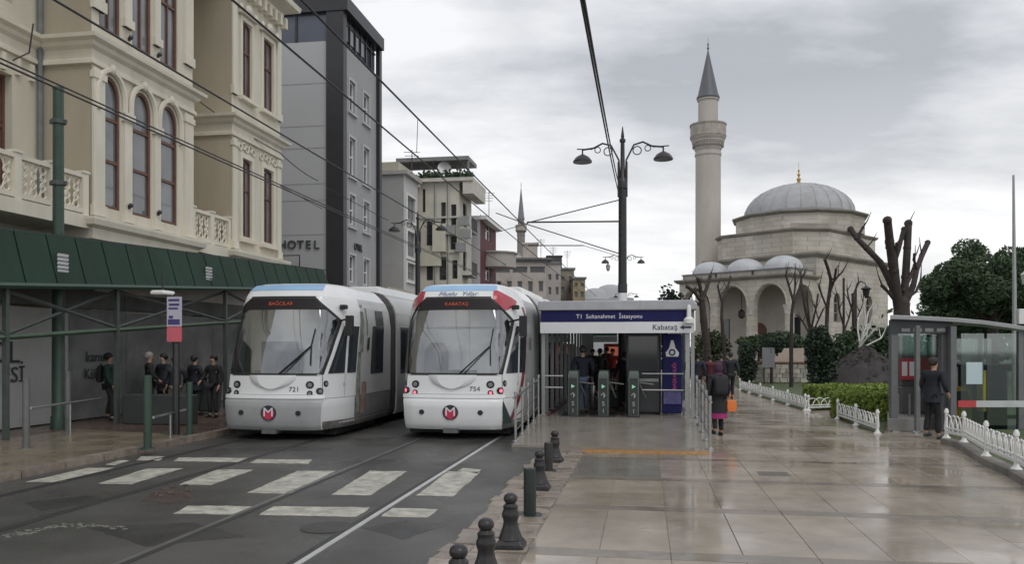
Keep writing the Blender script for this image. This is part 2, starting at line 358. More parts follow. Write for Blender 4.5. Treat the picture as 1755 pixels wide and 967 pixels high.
for k in range(80):
    u = random.uniform(0, 215); v = 921 - min(u, 120)*.17 + (max(0, u-120))*.04 + random.gauss(0, 2.2)
    p = gp(u, v); r = random.uniform(.008, .024); mb.cbox((p.x, p.y, .004), r*2.8, r, .006, Matrix.Rotation(random.uniform(-.6,.6), 3, 'Z'))
tag(mb.build('paint_flecks', mat('worn_flecks', (.22,.22,.20), .5, .3, 5), road), kind='stuff')
lp = sheet('left_pavement', [(-16.0,2),(-9.9,2),(-9.9,120),(-16.0,120)], .11, pave_m)
sheet('tan_paving', [(-13.4,4),(-9.92,4),(-9.92,16.6),(-13.4,17.6)], .116, pavetan_m, lp, None)
kb = MB(); kb.box(-.09,-.49,-.12,.09,.49,.13); kproto = None
redk = mat('red_kerb', (.13,.035,.045), .3, .3, 3, rvar=.1)
for k in range(46):
    x, y = to_xy(-9.81, 4 + k); m = redk if k > 14 else kerb_m
    o = kb.build('kerb_block', m, lp) if k in (0, 15) else kproto.copy()
    if k in (0, 15): kproto = o
    else: COL.objects.link(o)
    o.location = (x, y, random.uniform(-.008,.004)); o.rotation_euler = (0, 0, -TH + random.uniform(-.006,.006))
plaza = sheet('plaza', [(-1.95,-4),(8.5,-4),(7.6,22),(5.2,30),(5.0,70),(-1.95,70)], .043, joint_m)
def slab_proto(lx, ly, m):
    mb = MB(); a, b, e = lx/2-.0025, ly/2-.0025, .004
    mb.loft([[(-a,-b,0),(a,-b,0),(a,b,0),(-a,b,0)], [(-a,-b,.026),(a,-b,.026),(a,b,.026),(-a,b,.026)], [(-a+e,-b+e,.03),(a-e,-b+e,.03),(a-e,b-e,.03),(-a+e,b-e,.03)]])
    o = mb.build('paving_slab', m); return o
protos = {}
farmb = {}
cnt = 0
def put_slab(t, s, lx, ly, m):
    global cnt
    k = (round(lx,3), round(ly,3), m.name); x, y = to_xy(t, s)
    if cnt < 296:
        if k not in protos: o = protos[k] = slab_proto(lx, ly, m)
        else: o = protos[k].copy(); COL.objects.link(o)
        o.parent = plaza; o.location = (x, y, .021 + random.uniform(-.002,.002)); o.rotation_euler = (random.gauss(0,.0016), random.gauss(0,.0016), -TH); cnt += 1
    else:
        mb = farmb.setdefault(m.name, (MB(), m))[0]; a, b = lx/2-.003, ly/2-.003; dz = .051 + random.uniform(-.002,.002)
        P = [(*to_xy(t+i, s+j), dz + random.gauss(0,.0008)) for i, j in ((-a,-b),(a,-b),(a,b),(-a,b))]; mb.slab(P, .028)
for row in range(26):
    s0 = 5.95 + row*2.3
    for k, (ds, ly) in enumerate(((.5,1.0),(1.5,1.0),(2.15,.3))):
        lx = 1.4 if k == 2 else .7; t = -1.15 + (lx/2 if k != 1 else .35*lx/.7*.0 + lx/2)
        lim = 8.6 if s0 < 17 else (7.5 if s0 < 20.4 else (6.2 if s0 < 23 else 5.2))
        while t < lim:
            s = s0 + ds
            if not (s > 16.4 and t < 1.2):
                m = band_m if k == 2 else (greyslab_m if (12.4 < s < 14.7 and t < .6) else slab_m)
                vis = abs(to_xy(t, s)[0]) < .66*to_xy(t, s)[1] + .6
                if vis or cnt >= 296: put_slab(t, s, lx, ly, m)
            t += lx
for mb, m in farmb.values(): tag(mb.build('far_paving', m, plaza), kind='stuff')
st = MB(); protos2 = []
for k in range(5):
    q = MB(); a, b = .125 + .008*k, .165 - .006*k
    P = [(x + random.uniform(-.012,.012), y + random.uniform(-.012,.012)) for x, y in ((-a,-b),(0,-b-.01),(a,-b),(a+.005,0),(a,b),(0,b),(-a,b),(-a,0))]
    q.loft([[(x,y,0) for x,y in P], [(x,y,.028) for x,y in P], [(x*.9,y*.92,.036) for x,y in P]]); protos2.append(q)
pr = [None]*5
for i in range(32):
    for j in range(3):
        k = random.randrange(5); x, y = to_xy(-1.84 + j*.265 + random.uniform(-.02,.02) + (random.uniform(-.05,.03) if j == 0 else 0), 5.4 + i*.335 + random.uniform(-.03,.03))
        if pr[k] is None: o = pr[k] = protos2[k].build('edging_stone', kerb_m, plaza)
        else: o = pr[k].copy(); COL.objects.link(o)
        o.location = (x, y, .026 + random.uniform(-.008,.010)); o.rotation_euler = (random.gauss(0,.02), random.gauss(0,.02), -TH + random.gauss(0,.08))
for u, v, sx_, sy_ in ((1326, 813, .24, .2),):   # access covers let into the slabs
    p = gp(u, v, .05); q = MB(); q.box(-sx_, -sy_, 0, sx_, sy_, .0045)
    for k in range(5): q.box(-sx_*.85, -sy_*.8+k*sy_*.36, .0046, sx_*.85, -sy_*.8+k*sy_*.36+.03, .007)
    o = q.build('access_cover', mat('cover_iron', (.15,.135,.115), .4, .3, 6, metal=.3), plaza); o.location = (p.x, p.y, .0535); o.rotation_euler = (0,0,-TH)
p = gp(560, 905); q = MB(); q.lathe([(.30,0),(.30,.006),(.27,.007)], n=24); o = q.build('manhole_cover', mat('manhole_iron', (.06,.058,.055), .45, .3, 6, metal=.3), road); o.location = (p.x, p.y, .001)
for uv in ([(150,905),(330,897),(420,920),(250,938)], [(620,905),(700,893),(770,900),(690,925)], [(40,862),(150,850),(190,858),(70,876)]):   # resurfaced strips in the asphalt
    marking(uv, 'asphalt_patch', mat('patch_asphalt', (.037,.037,.037), .36, .3, 2, .3, 60, rvar=.1), .002)
# tram platform with its ramp
S0, S1, PT0, PT1, PZ = 16.7, 20.6, -2.72, 1.30, .30
pl = MB()
c = [(PT0,S0,.052),(PT1,S0,.052),(PT1,S1,PZ),(PT0,S1,PZ)]
pl.slab([(*to_xy(t,s), z) for t, s, z in c], .25)
pf = tag(pl.build('platform_ramp', ramp_m), kind='structure')
plat = sheet('platform', [(PT0,S1),(PT1,S1),(PT1,62),(PT0,62)], PZ, ramp_m, thick=.3)
sheet('platform_edge', [(PT0+.02,S1+.2),(PT0+.32,S1+.2),(PT0+.32,61.8),(PT0+.02,61.8)], PZ+.004, mat('red_edging', (.20,.07,.06), .35, .3, 3), plat, None)
tp = None
for i in range(12):
    q = MB(); x, y = to_xy(-1.1 + i*.2 + (i*.0), 15.9)
    if tp is None:
        q.box(-.098,-.19,0,.098,.19,.012)
        for a in (-.06, 0, .06):
            q.box(a-.012,-.17,.0121,a+.012,.17,.017)
        tp = o = q.build('tactile_tile', tactile_m, plaza)
    else: o = tp.copy(); COL.objects.link(o)
    o.location = (x, y, .053); o.rotation_euler = (0,0,-TH)

# ------------------------------------------------------------------ ornate cream building on the left
def PX(t0, dirn=-1): return lambda s, z, d: (t0 + dirn*d, s, z)     # a wall facing the street, depth runs away from it
def PS(s0): return lambda t, z, d: (t, s0 + d, z)                    # a wall facing back along the street
T0, T1 = -15.0, -16.6
sA, sB, sC, sD = s_of(157, T0), s_of(330, T0), s_of(397, T0), s_of(480, T0)
yb, off = street_thing('ornate_building', 'ornate cream building with arched bay windows rising above the green canopy', 'building', T0, sA)
ZB, ZM, ZT = 5.55, 10.6, 16.4
sw = [(s_of(a, T0), s_of(b, T0)) for a, b in ((170,206),(227,259),(275,304))]
bayops = [(a, b, 6.0, 9.75, (b-a)*.62) for a, b in sw]; bayup = [(a, b, 11.0, 15.0, 0) for a, b in sw]
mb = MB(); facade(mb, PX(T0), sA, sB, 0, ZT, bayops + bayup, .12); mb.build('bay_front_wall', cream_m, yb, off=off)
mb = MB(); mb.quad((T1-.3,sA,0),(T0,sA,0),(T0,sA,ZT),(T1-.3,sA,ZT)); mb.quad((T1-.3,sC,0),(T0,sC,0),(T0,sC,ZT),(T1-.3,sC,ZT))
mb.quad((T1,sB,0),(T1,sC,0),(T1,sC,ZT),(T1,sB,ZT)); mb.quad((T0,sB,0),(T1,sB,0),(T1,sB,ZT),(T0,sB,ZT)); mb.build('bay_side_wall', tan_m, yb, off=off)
rw = [(s_of(a, T0), s_of(b, T0)) for a, b in ((414,430),(450,467))]
op2 = [(a, b, 6.25, 9.2, .12) for a, b in rw] + [(a, b, 11.6, 14.4, .12) for a, b in rw]
mb = MB(); facade(mb, PX(T0), sC, sD, 0, ZT, op2, .12); mb.quad((T0,sD,0),(T0-9,sD,0),(T0-9,sD,ZT),(T0,sD,ZT)); mb.build('wing_front_wall', cream_m, yb, off=off)
lw0, lw1 = s_of(-40, T1), s_of(21, T1)
mb = MB(); facade(mb, PX(T1), 6, sA, 0, ZT, [(lw0, lw1, 5.9, 9.3, 0), (lw0, lw1, 11.2, 14.5, 0)], .35); mb.build('left_front_wall', cream_m, yb, off=off)
mb = MB(); mb.quad((T0-11,6,0),(T1,6,0),(T1,6,ZT),(T0-11,6,ZT)); mb.quad((T0-11,6,ZT),(T0,6,ZT),(T0,sD,ZT),(T0-11,sD,ZT)); mb.build('roof', leaddk_m, yb, off=off)
for ua, ub, za, zb, ar in bayops: window(yb, off, PX(T0), ua, ub, za, zb, ar, .1, wood_m, pane_m, .09, (.36,.68), 0)
for ua, ub, za, zb, ar in bayup: window(yb, off, PX(T0), ua, ub, za, zb, ar, .1, wood_m, pane_m, .09, (.5,), 1)
for ua, ub, za, zb, ar in op2: window(yb, off, PX(T0), ua, ub, za, zb, ar, .1, wood_m, pane_m, .06, (.6,), 1)
for z in ((5.9,9.3),(11.2,14.5)): window(yb, off, PX(T1), lw0, lw1, z[0], z[1], 0, .28, wood_m, pane_m, .09, (.6,), 1)
def cornice(z, prof):                                  # a moulding that follows the front: profile = [(out, z)]
    path = [(T1, 6), (T1, sA), (T0, sA), (T0, sB), (T1, sB), (T1, sC), (T0, sC), (T0, sD)]
    nrm = [(1,0), (1,-1), (1,-1), (1,1), (1,1), (1,-1), (1,-1), (1,1)]
    rings = [[(p[0]+o*n[0], p[1]+o*n[1]*1.0, z+dz) for o, dz in prof] for p, n in zip(path, nrm)]
    q = MB(); q.loft(rings, caps=False); return q.build('cornice', trim_m, yb, off=off)
cornice(ZM-.75, [(-.05,0),(.10,.02),(.10,.12),(.04,.18),(.04,.42),(.16,.5),(.20,.6),(.34,.66),(.36,.76),(-.05,.8)])
cornice(5.05, [(-.05,0),(.12,.0),(.14,.28),(.30,.36),(.34,.5),(.34,.58),(-.05,.62)])
cornice(15.75, [(-.05,0),(.10,.02),(.12,.2),(.35,.3),(.62,.42),(.66,.62),(-.05,.66)])
mb = MB(); mb.box(T0-.02, sA-.03, 3.6, T0+.16, sD, 5.02); mb.box(T1-.02, 6, 3.6, T1+.16, sA-.04, 5.02); mb.build('white_fascia', mat('white_band', (.60,.58,.53), .6, .12, .6, streak=.3), yb, off=off)
for s, wd in ((sA+.24,.48), (sB-.3,.5), (sC+.16,.32), (sD-.18,.34)):   # corner pilasters with caps
    for za, zb in ((5.7,9.8),(11.42,15.7)):
        q = MB(); q.box(T0-.02, s-wd/2, za, T0+.07, s+wd/2, zb); q.box(T0-.02, s-wd/2-.04, zb-.3, T0+.11, s+wd/2+.04, zb-.12); q.box(T0-.02, s-wd/2-.04, za, T0+.11, s+wd/2+.04, za+.3)
        q.build('pilaster', trim_m, yb, off=off)
for k in range(2):
    s = (sw[k][1] + sw[k+1][0])/2; wd = (sw[k+1][0]-sw[k][1])*.62
    for za, zb in ((5.7,8.9),(11.42,15.7)):
        q = MB(); q.box(T0-.02, s-wd/2, za, T0+.08, s+wd/2, zb-.25); q.box(T0-.02, s-wd/2-.07, zb-.25, T0+.14, s+wd/2+.07, zb); q.box(T0-.02, s-wd/2-.05, za, T0+.13, s+wd/2+.05, za+.25)
        q.build('pilaster', trim_m, yb, off=off)
for ua, ub, za, zb, ar in bayops:                      # hood moulds over the arches
    q = MB(); pts = [(T0+.05, a, z) for a, z in arc_pts(ua-.14, ub+.14, zb-ar, ar+.16)]; q.tube([(T0+.05, ub+.14, zb-ar-.5)] + pts + [(T0+.05, ua-.14, zb-ar-.5)], .085, 6)
    c = (ua+ub)/2; q.ball((T0+.08, c, zb+.2), .1, .13, .16); q.build('hood_mould', trim_m, yb, True, off=off)
for ua, ub, za, zb, ar in op2:                         # surrounds, sills and crests of the wing windows
    q = MB(); q.box(T0-.02, ua-.16, za-.1, T0+.06, ua-.002, zb+.15); q.box(T0-.02, ub+.002, za-.1, T0+.06, ub+.16, zb+.15); q.box(T0-.02, ua-.158, zb+.002, T0+.063, ub+.158, zb+.18)
    q.box(T0-.02, ua-.26, za-.24, T0+.2, ub+.26, za-.102)
    if za > 10:
        q.box(T0-.02, ua-.3, zb+.2, T0+.2, ub+.3, zb+.32); q.ball((T0+.1, (ua+ub)/2, zb+.5), .1, .26, .2); q.ball((T0+.1, ua-.2, zb+.36), .1, .14, .2); q.ball((T0+.1, ub+.2, zb+.36), .1, .14, .2)
    else:
        for i in range(5): q.torus((T0+.03, ua-.15+i*(ub-ua+.3)/4, zb+.38+.08*(i%2)), .12, .035, 'x', 10, 5)
    q.build('window_surround', trim_m, yb, True, off=off)
for k in range(26):
    s = sA + (sD-sA)*k/25
    if sB+.1 < s < sC-.1: continue
    mb = MB(); mb.box(T0, s-.09, 15.3, T0+.3, s+.09, 15.74); mb.build('eaves_bracket', trim_m, yb, off=off)
for k in range(9):
    s = sA - .35 - k*.5
    q = MB(); q.box(T1, s-.07, 9.35, T1+.09, s+.07, 9.8); q.build('bracket', trim_m, yb, off=off)
def balustrade(t0, s0, s1, z, n):                      # pierced balcony front: each panel of scrolls its own part
    q = MB(); q.box(t0-.08, s0, z+.94, t0+.08, s1, z+1.05); q.box(t0-.09, s0, z-.02, t0+.09, s1, z+.1); q.build('balcony_rail', trim_m, yb, off=off)
    L_ = (s1-s0)/n
    for k in range(n+1):
        p = MB(); s = s0 + k*L_; p.box(t0-.1, s-.11, z-.2, t0+.1, s+.11, z+1.07); p.box(t0-.13, s-.14, z+1.07, t0+.13, s+.14, z+1.13); p.build('balcony_post', trim_m, yb, off=off)
        if k == n: continue
        p = MB(); a, b = s+.11, s+L_-.11; cols = max(3, int((b-a)/.3)); w_ = (b-a)/cols
        for i in range(cols):
            for j in range(4): p.torus((t0, a+(i+.5)*w_, z+.2+j*.212), .095, .026, 'x', 10, 4)
            p.tube([(t0, a+i*w_, z+.1), (t0, a+(i+.5)*w_, z+.5), (t0, a+i*w_, z+.94)], .022, 4); p.tube([(t0, a+(i+1)*w_, z+.1), (t0, a+(i+.5)*w_, z+.5), (t0, a+(i+1)*w_, z+.94)], .022, 4)
        p.build('balcony_panel', trim_m, yb, True, off=off)
balustrade(-15.08, 15.2, sA-.25, 5.72, 4)
balustrade(-15.12, sB+.12, sC-.05, 5.72, 2)
for t_, s0_, s1_ in ((0,15,sA),(0,sB,sC)):
    q = MB(); q.box(T1, s0_+.01, 5.3, -14.95, s1_-.01, 5.66); q.build('balcony_floor', trim_m, yb, off=off)
q = MB(); q.tube([(T1+.12, sA-.12, 5.7), (T1+.12, sA-.12, 16)], .07, 8); q.build('downpipe', mat('zinc', (.16,.18,.18), .5, .2, 3), yb, True, off=off)
q = MB(); q.tube([(T1+.12, sB+.3, 5.7), (T1+.12, sB+.3, 16)], .06, 8); q.build('downpipe', MATS['zinc'], yb, True, off=off)
for u, v in ((535,155),(535,852),(655,225),(655,880)):   # little lamps on the pilasters
    uu, vv = u/2.418, v/2.418; s = s_of(uu, T0+.1); z = z_of(uu, vv, T0+.1); q = MB(); q.ball((T0+.16, s, z), .07); q.box(T0+.07, s-.03, z-.1, T0+.14, s+.03, z); q.build('wall_lamp', black_m, yb, off=off)

# green sheet canopy over the pavement, its scaffold and the printed hoarding behind
cu0 = -14.0
def can(u, top):                                       # canopy edge rows measured along the photo
    t = -13.32 if top else -13.0
    s = s_of(u, -13.0); x, y = to_xy(-13.0, s); v = (385 + u*.1352) if top else (486 + u*.018)
    return (t, s, HC - (v-HV)/F_PX*y)
cn, coff = street_thing('green_canopy', 'green ribbed sheet metal canopy running along the front of the cream building', 'canopy', -13.3, s_of(150,-13))
ss = [s_of(-160, -13.0) + i*.95 for i in range(24)]
def u_at(t, s): x, y = to_xy(t, s); return CU + x/y*F_PX
for i in range(len(ss)-1):
    ua, ub = u_at(-13.0, ss[i]), u_at(-13.0, ss[i+1])
    if ub > 575: break
    a0, a1, b0, b1 = [Vector(p) for p in (can(ua,0), can(ua,1), can(ub,0), can(ub,1))]
    q = MB(); n = Vector((.96,0,.28)); e = (b0-a0)*.02
    q.extr([a0+e, b0-e, b1-e, a1+e], n*-.03)
    q.extr([a0+e*.5, a0+e*3, a1+e*3, a1+e*.5], n*.014)
    q.build('canopy_panel', greenp_m, cn, off=coff)
q = MB(); pts0 = [can(u,0) for u in (-150, 0, 150, 300, 450, 570)]
q.tube([(p[0]+.05, p[1], p[2]-.04) for p in pts0], .07, 6); q.build('edge_beam', greenm_m, cn, off=coff)
q = MB(); q.loft([[(p[0]-.06, p[1], p[2]+.02), (-15.4, p[1], p[2]+.1), (-15.4, p[1], p[2]+.06), (p[0]-.06, p[1], p[2]-.02)] for p in pts0], caps=False); q.loft([[(p[0]-.3, p[1], can(u_,1)[2]-.01), (-15.3, p[1], can(u_,1)[2]+.15), (-15.3, p[1], can(u_,1)[2]+.1), (p[0]-.3, p[1], can(u_,1)[2]-.06)] for p, u_ in zip(pts0, (-150, 0, 150, 300, 450, 570))], caps=False); q.build('canopy_soffit', mat('dark_soffit', (.03,.045,.038), .7, .2), cn, off=coff)
def cz(s): return can(u_at(-13.0, s), 0)[2]
for s in [s_of(u, -13.2) for u in (200, 386)] + [s_of(10,-13.2), s_of(478,-13.2)]:
    q = MB(); q.box(-13.25, s-.05, .11, -13.15, s+.05, cz(s)-.05); q.build('scaffold_post', scaff_m, cn, off=coff)
sp_ = [s_of(u, -13.2) for u in (-150, 10, 200, 386, 478)]
for a, b in zip(sp_[:-1], sp_[1:]):
    za, zb = cz(a)-.12, cz(b)-.12
    q = MB(); q.tube([(-13.2,a,za-.02),(-13.2,b,zb-.95)], .045, 5); q.tube([(-13.24,a,za-.95),(-13.24,b,zb-.02)], .045, 5); q.build('cross_brace', scaff_m, cn, off=coff)
    q = MB(); q.tube([(-13.2,a+.06,za-1.0),(-13.2,b-.06,zb-1.0)], .06, 5); q.build('tie_beam', mat('tie_green', (.06,.10,.065), .5, .2), cn, off=coff)
for (u, v) in ((100, 450), (352, 469)):                # printed notice plates fixed on the canopy
    s = s_of(u, -13.2); zc = z_of(u, v, -13.2)
    q = MB()
    for k in range(5): q.cbox((-13.22, s, zc+.16-.09*k), .02, .34, .062, Matrix.Rotation(.38, 3, 'Y'))
    q.build('notice_plate', signw_m, cn, off=(coff[0]-.14, coff[1], coff[2]))
hd, hoff = street_thing('site_hoarding', 'grey printed hoarding with dark lettering under the green canopy', 'hoarding', -14.85, 20, .11)
hs = 12.0
for i in range(11):
    q = MB(); q.box(-14.91, hs+.01, .14, -14.85, hs+2.39, 3.05 + .03*(i%2)); q.build('hoarding_panel', hoardw_m if i in (1,2) else hoard_m, hd, off=hoff)
    q = MB(); q.box(-14.95, hs+.01, 3.12, -14.90, hs+2.39, 4.6); q.build('banner', mat('banner_grey', (.17,.175,.17), .7, .35, .8, col2=(.10,.105,.105)), hd, off=hoff); hs += 2.4
for s_, u, v, sz in (('ESİ', 42, 643, .52), ('OL', 33, 606, .75), ('kamu', 182, 612, .40), ('Kültür', 186, 640, .40)):
    s = s_of(u, -14.84); z = z_of(u, v, -14.84)
    text('lettering', s_, sz, ink_m, hd, (.035, s-hoff[1], z-hoff[2]), (R(90), 0, R(90)), 'RIGHT')
# the green catenary pole that passes through the canopy
p = Vector((*to_xy(-13.8, s_of(100, -13.8)), .11)); gpole = thing('catenary_pole', 'thick dark green catenary pole passing up through the green canopy', 'pole', p)
zt = HC - (150-HV)/F_PX*p.y - .11
q = MB(); q.lathe([(.17,0),(.17,.3),(.145,.34),(.135,zt*.45)], n=14); q.lathe([(.15,zt*.45),(.15,zt*.45+.08),(.128,zt*.45+.1),(.118,zt-.06),(.128,zt-.05),(.128,zt)], n=14); q.build('shaft', greenm_m, gpole, True)
for k, f in enumerate((.44, .72, .9)):
    q = MB(); q.lathe([(.15,-.05),(.165,-.05),(.165,.05),(.15,.05)], (0,0,zt*f), 14); q.box(-.2,-.03,zt*f-.05,.2,.03,zt*f+.05); q.build('clamp', scaff_m, gpole)
# ------------------------------------------------------------------ hotel and the row of buildings down the street
def block(name, label, t0, t1, s0, s1, zt, fm, sm, front=(), side=(), wf=None, pm=None, roof=True, surround=None, d=.15, z0=0, group=None, bars=(.5,), mid=0):
    """A building: front wall at t0 facing the street, end wall at s0 facing back along it, window openings in both."""
    b, off = street_thing(name, label, 'building', t0, s0, 0, group)
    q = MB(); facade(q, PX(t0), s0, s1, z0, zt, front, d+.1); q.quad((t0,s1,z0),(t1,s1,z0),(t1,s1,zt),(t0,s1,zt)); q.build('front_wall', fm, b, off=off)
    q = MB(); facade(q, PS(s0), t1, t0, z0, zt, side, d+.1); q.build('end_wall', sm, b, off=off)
    q = MB(); q.box(t1, s0+.02, zt-.12, t0-.02, s1, zt-.02); q.build('roof', leaddk_m, b, off=off)
    for o in front: window(b, off, PX(t0), *o[:4], o[4], d, wf or white_m, pm or panedk_m, .07, bars, mid)
    for o in side: window(b, off, PS(s0), *o[:4], o[4], d, wf or white_m, pm or panedk_m, .07, bars, mid)
    if surround:
        for ua, ub, za, zb, ar in front:
            q = MB(); e = .13
            q.box(t0-.01, ua-e, za-e, t0+.05, ua-.003, zb+e); q.box(t0-.01, ub+.003, za-e, t0+.05, ub+e, zb+e); q.box(t0-.01, ua-.001, zb+.003, t0+.05, ub+.001, zb+e); q.box(t0-.01, ua-e-.06, za-e-.1, t0+.12, ub+e+.06, za-e-.003)
            q.build('window_surround', surround, b, off=off)
    return b, off
HT = -14.5
h0, h1 = s_of(586, HT), s_of(645, HT)
hw = []
for a, b in ((598,608),(622.5,632)):
    for va, vb in ((140,190),(237,300),(335,385),(438,484)):
        c0, c1 = s_of(a, HT), s_of(b, HT); k = 603
        hw.append((c0, c1, z_of(k, vb, HT), z_of(k, va, HT), 0))
zh = z_of(592, 74, HT); zr = z_of(590, 4, HT)
ho, hoff2 = block('hotel', 'grey rendered hotel with a black corner fin and HOTEL lettering on its end wall', HT, HT-13, h0, h1, zh, hotelfront_m, hotelside_m, hw, (), white_m, panedk_m, surround=mat('pale_surround', (.46,.46,.47), .6, .06))
q = MB(); q.box(HT-.75, h0-.14, 0, HT+.13, h0-.004, zr); q.box(HT+.004, h0-.004, 0, HT+.13, h0+.32, zr); q.build('corner_fin', black_m, ho, off=hoff2)
q = MB(); q.box(HT-.02, h1-.03, 0, HT+.2, h1+.35, zr); q.build('corner_fin', black_m, ho, off=hoff2)
q = MB(); q.box(HT-13, h0-.2, zr-.55, HT+.35, h1+.3, zr+.1); q.build('roof_slab', black_m, ho, off=hoff2)
q = MB(); q.box(HT-13, h0+.05, zh, HT-.1, h1, zr-.551); q.build('top_storey', mat('smoked_glass', (.075,.085,.115), .12, .2, .8, spec=.8), ho, off=hoff2)
nb = 6
for i in range(nb):
    a = h0+.35 + i*(h1-h0-.4)/nb; b = a + (h1-h0-.4)/nb - .08
    q = MB(); q.box(HT-.08, a-.08, zh+.02, HT+.02, a, zr-.56); q.box(HT-.08, a, zh+1.0, HT+.0, b, zh+1.08); q.build('mullion', black_m, ho, off=hoff2)
    if i in (0,1,2,3): q = MB(); q.box(HT-.09, a+.05, zh+.25 , HT-.05, b-.05, zr-.7); q.build('pane', pane_m, ho, off=hoff2)
for i in range(4):
    q = MB(); q.box(HT-2.4-i*1.6, h0-.02, zh+.02, HT-2.3-i*1.6, h0+.06, zr-.56); q.build('mullion', black_m, ho, off=hoff2)
for z in (z_of(560,392,HT), z_of(560,330,HT), z_of(560,300,HT), z_of(560,235,HT), z_of(560,195,HT), z_of(560,118,HT)):
    q = MB(); q.box(HT-12.9, h0-.012, z, HT-.76, h0+.02, z+.05); q.build('wall_joint', mat('joint_grey', (.32,.325,.335), .7, .05), ho, off=hoff2)
for ch, u in zip('HOTEL', (484, 500, 514.5, 528, 542)):
    pt = t_of(u, h0-.05); x, y = to_xy(pt, h0-.05); z = HC - (420-HV)/F_PX*y
    text('letter', ch, .58, ink_m, ho, (pt-hoff2[0], -.05, z), (R(90), 0, 0), ext=.04)
text('letter', 'OTEL', .5, ink_m, ho, (.04, s_of(613,HT)-hoff2[1], z_of(613,425,HT)), (R(90), 0, R(90)), ext=.03)
q = MB(); tA = t_of(500,h0-.3); q.tube([(tA-1.2,h0-.3,5.2),(tA-1.2,h0-.3,6.5),(tA+.4,h0-.3,6.5),(tA+.4,h0-.3,5.2)], .035, 5); q.build('bracket_frame', iron_m, ho, off=hoff2)

# grey house with a roof room
B1T = -14.2; b0, b1 = s_of(692, B1T), s_of(716, B1T)
z1 = z_of(692, 295, B1T)
fw = [(b0+.7, b1-.6, z_of(704,va2,B1T), z_of(704,va,B1T), 0) for va, va2 in ((338,378),(398,440),(452,480))]
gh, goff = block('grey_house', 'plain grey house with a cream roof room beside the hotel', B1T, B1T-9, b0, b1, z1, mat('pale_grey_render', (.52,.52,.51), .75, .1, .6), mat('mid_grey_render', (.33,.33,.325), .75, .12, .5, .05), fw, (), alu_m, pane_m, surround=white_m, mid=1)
q = MB(); q.box(B1T-9, b0+.2, z1, t_of(681, b0), b1+2, z_of(680,266,B1T)); q.build('roof_room', mat('cream_block', (.46,.43,.35), .8, .12, 1), gh, off=goff)
q = MB(); q.box(B1T-9.1, b0-.15, z1-.12, B1T+.25, b1+.1, z1+.1); q.build('parapet', mat('parapet_grey', (.36,.355,.34), .7, .1), gh, off=goff)
# shop front at its foot, with awning and clipped tree
sh0 = s_of(664, -13.2); sh, soff = street_thing('corner_shop', 'low shop front with pale awnings at the foot of the grey house', 'shop', -13.2, sh0)
q = MB(); q.box(-19, sh0, 0, -13.2, b0-.05, 5.2); q.build('wall', mat('shop_beige', (.36,.32,.26), .7, .15, 1), sh, off=soff)
q = MB(); q.box(-13.2, sh0+.3, 2.2, -13.12, b0-.4, 4.2); q.build('shutter', mat('shutter', (.26,.22,.13), .6, .2, 3), sh, off=soff)
for a, b, m in ((0, .45, signw_m), (.55, 1, signw_m)):
    q = MB(); sa, sb = sh0+(b0-sh0)*a, sh0+(b0-sh0)*b; q.extr([(-13.2,sa,5.1),(-12.2,sa,4.8),(-12.2,sa,4.55),(-13.2,sa,4.85)], (0,sb-sa,0)); q.build('awning', m, sh, off=soff)
# cream apartment house with roof terrace
B2T = -12.1; c0 = to_st(at(787, 0, 54))[1]; c1 = s_of(808, B2T)
z2 = z_of(787, 305, B2T)
def zz_(v): return HC - (v-HV)/F_PX*54
tu = lambda u: t_of(u, c0)
sw2 = [(tu(756), tu(764), zz_(386), zz_(346), 0), (tu(773), tu(782), zz_(386), zz_(350), 0), (tu(731), tu(741), zz_(420), zz_(378), 0), (tu(753), tu(765), zz_(480), zz_(440), 0), (tu(731), tu(742), zz_(480), zz_(438), 0), (tu(724), tu(729), zz_(362), zz_(322), 0), (tu(775), tu(784), zz_(478), zz_(446), 0), (tu(772), tu(783), zz_(428), zz_(404), 0)]
fw2 = [(c0+1.1, c0+2.3, z, z+1.6, 0) for z in (4.2, 7.2, 10.2)]
ap, aoff = block('cream_apartments', 'cream apartment house stepping forward with a planted roof terrace and pergola', B2T, B2T-10, c0, c1, z2, mat('cream_plaster', (.56,.54,.47), .75, .15, .7, .05), mat('cream_plaster_end', (.58,.56,.48), .75, .15, .6, .05), fw2, sw2, mat('dark_frame', (.06,.05,.045), .5, .1), panedk_m)
q = MB(); q.box(tu(744), c0-.45, zz_(432), tu(766), c0-.01, zz_(384)); q.build('oriel', mat('oriel_cream', (.60,.58,.48), .7, .1), ap, off=aoff)
q = MB(); q.box(tu(720), c0-.35, zz_(456), tu(757), c0-.012, zz_(430)); q.build('balcony', mat('balcony_cream', (.56,.55,.44), .7, .1), ap, off=aoff)
q = MB(); q.box(tu(715)-3, c0-.4, z2-.25, B2T+1.0, c1+.2, z2-.02); q.box(B2T+.3, c0-.3, z2-1.1, B2T+1.0, c1, z2-.26); q.build('terrace_parapet', mat('terrace_cream', (.54,.52,.46), .7, .15), ap, off=aoff)
q = MB(); zp = zz_(272)
q.box(tu(680), c0-.2, zp-.12, tu(804), c0+2.5, zp+.14)
for u in (682, 803): q.box(tu(u)-.06, c0-.1, z2-.1, tu(u)+.06, c0+.02, zp-.13)
q.build('pergola', mat('pergola_grey', (.20,.20,.20), .6, .1), ap, off=aoff)
for u in (705, 728, 745, 770, 790):
    q = MB(); q.box(tu(u)-.07, c0-.25, zp-.3, tu(u)+.07, c0-.15, zp-.121); q.build('lamp', black_m, ap, off=aoff)
random.seed(3); q = MB()
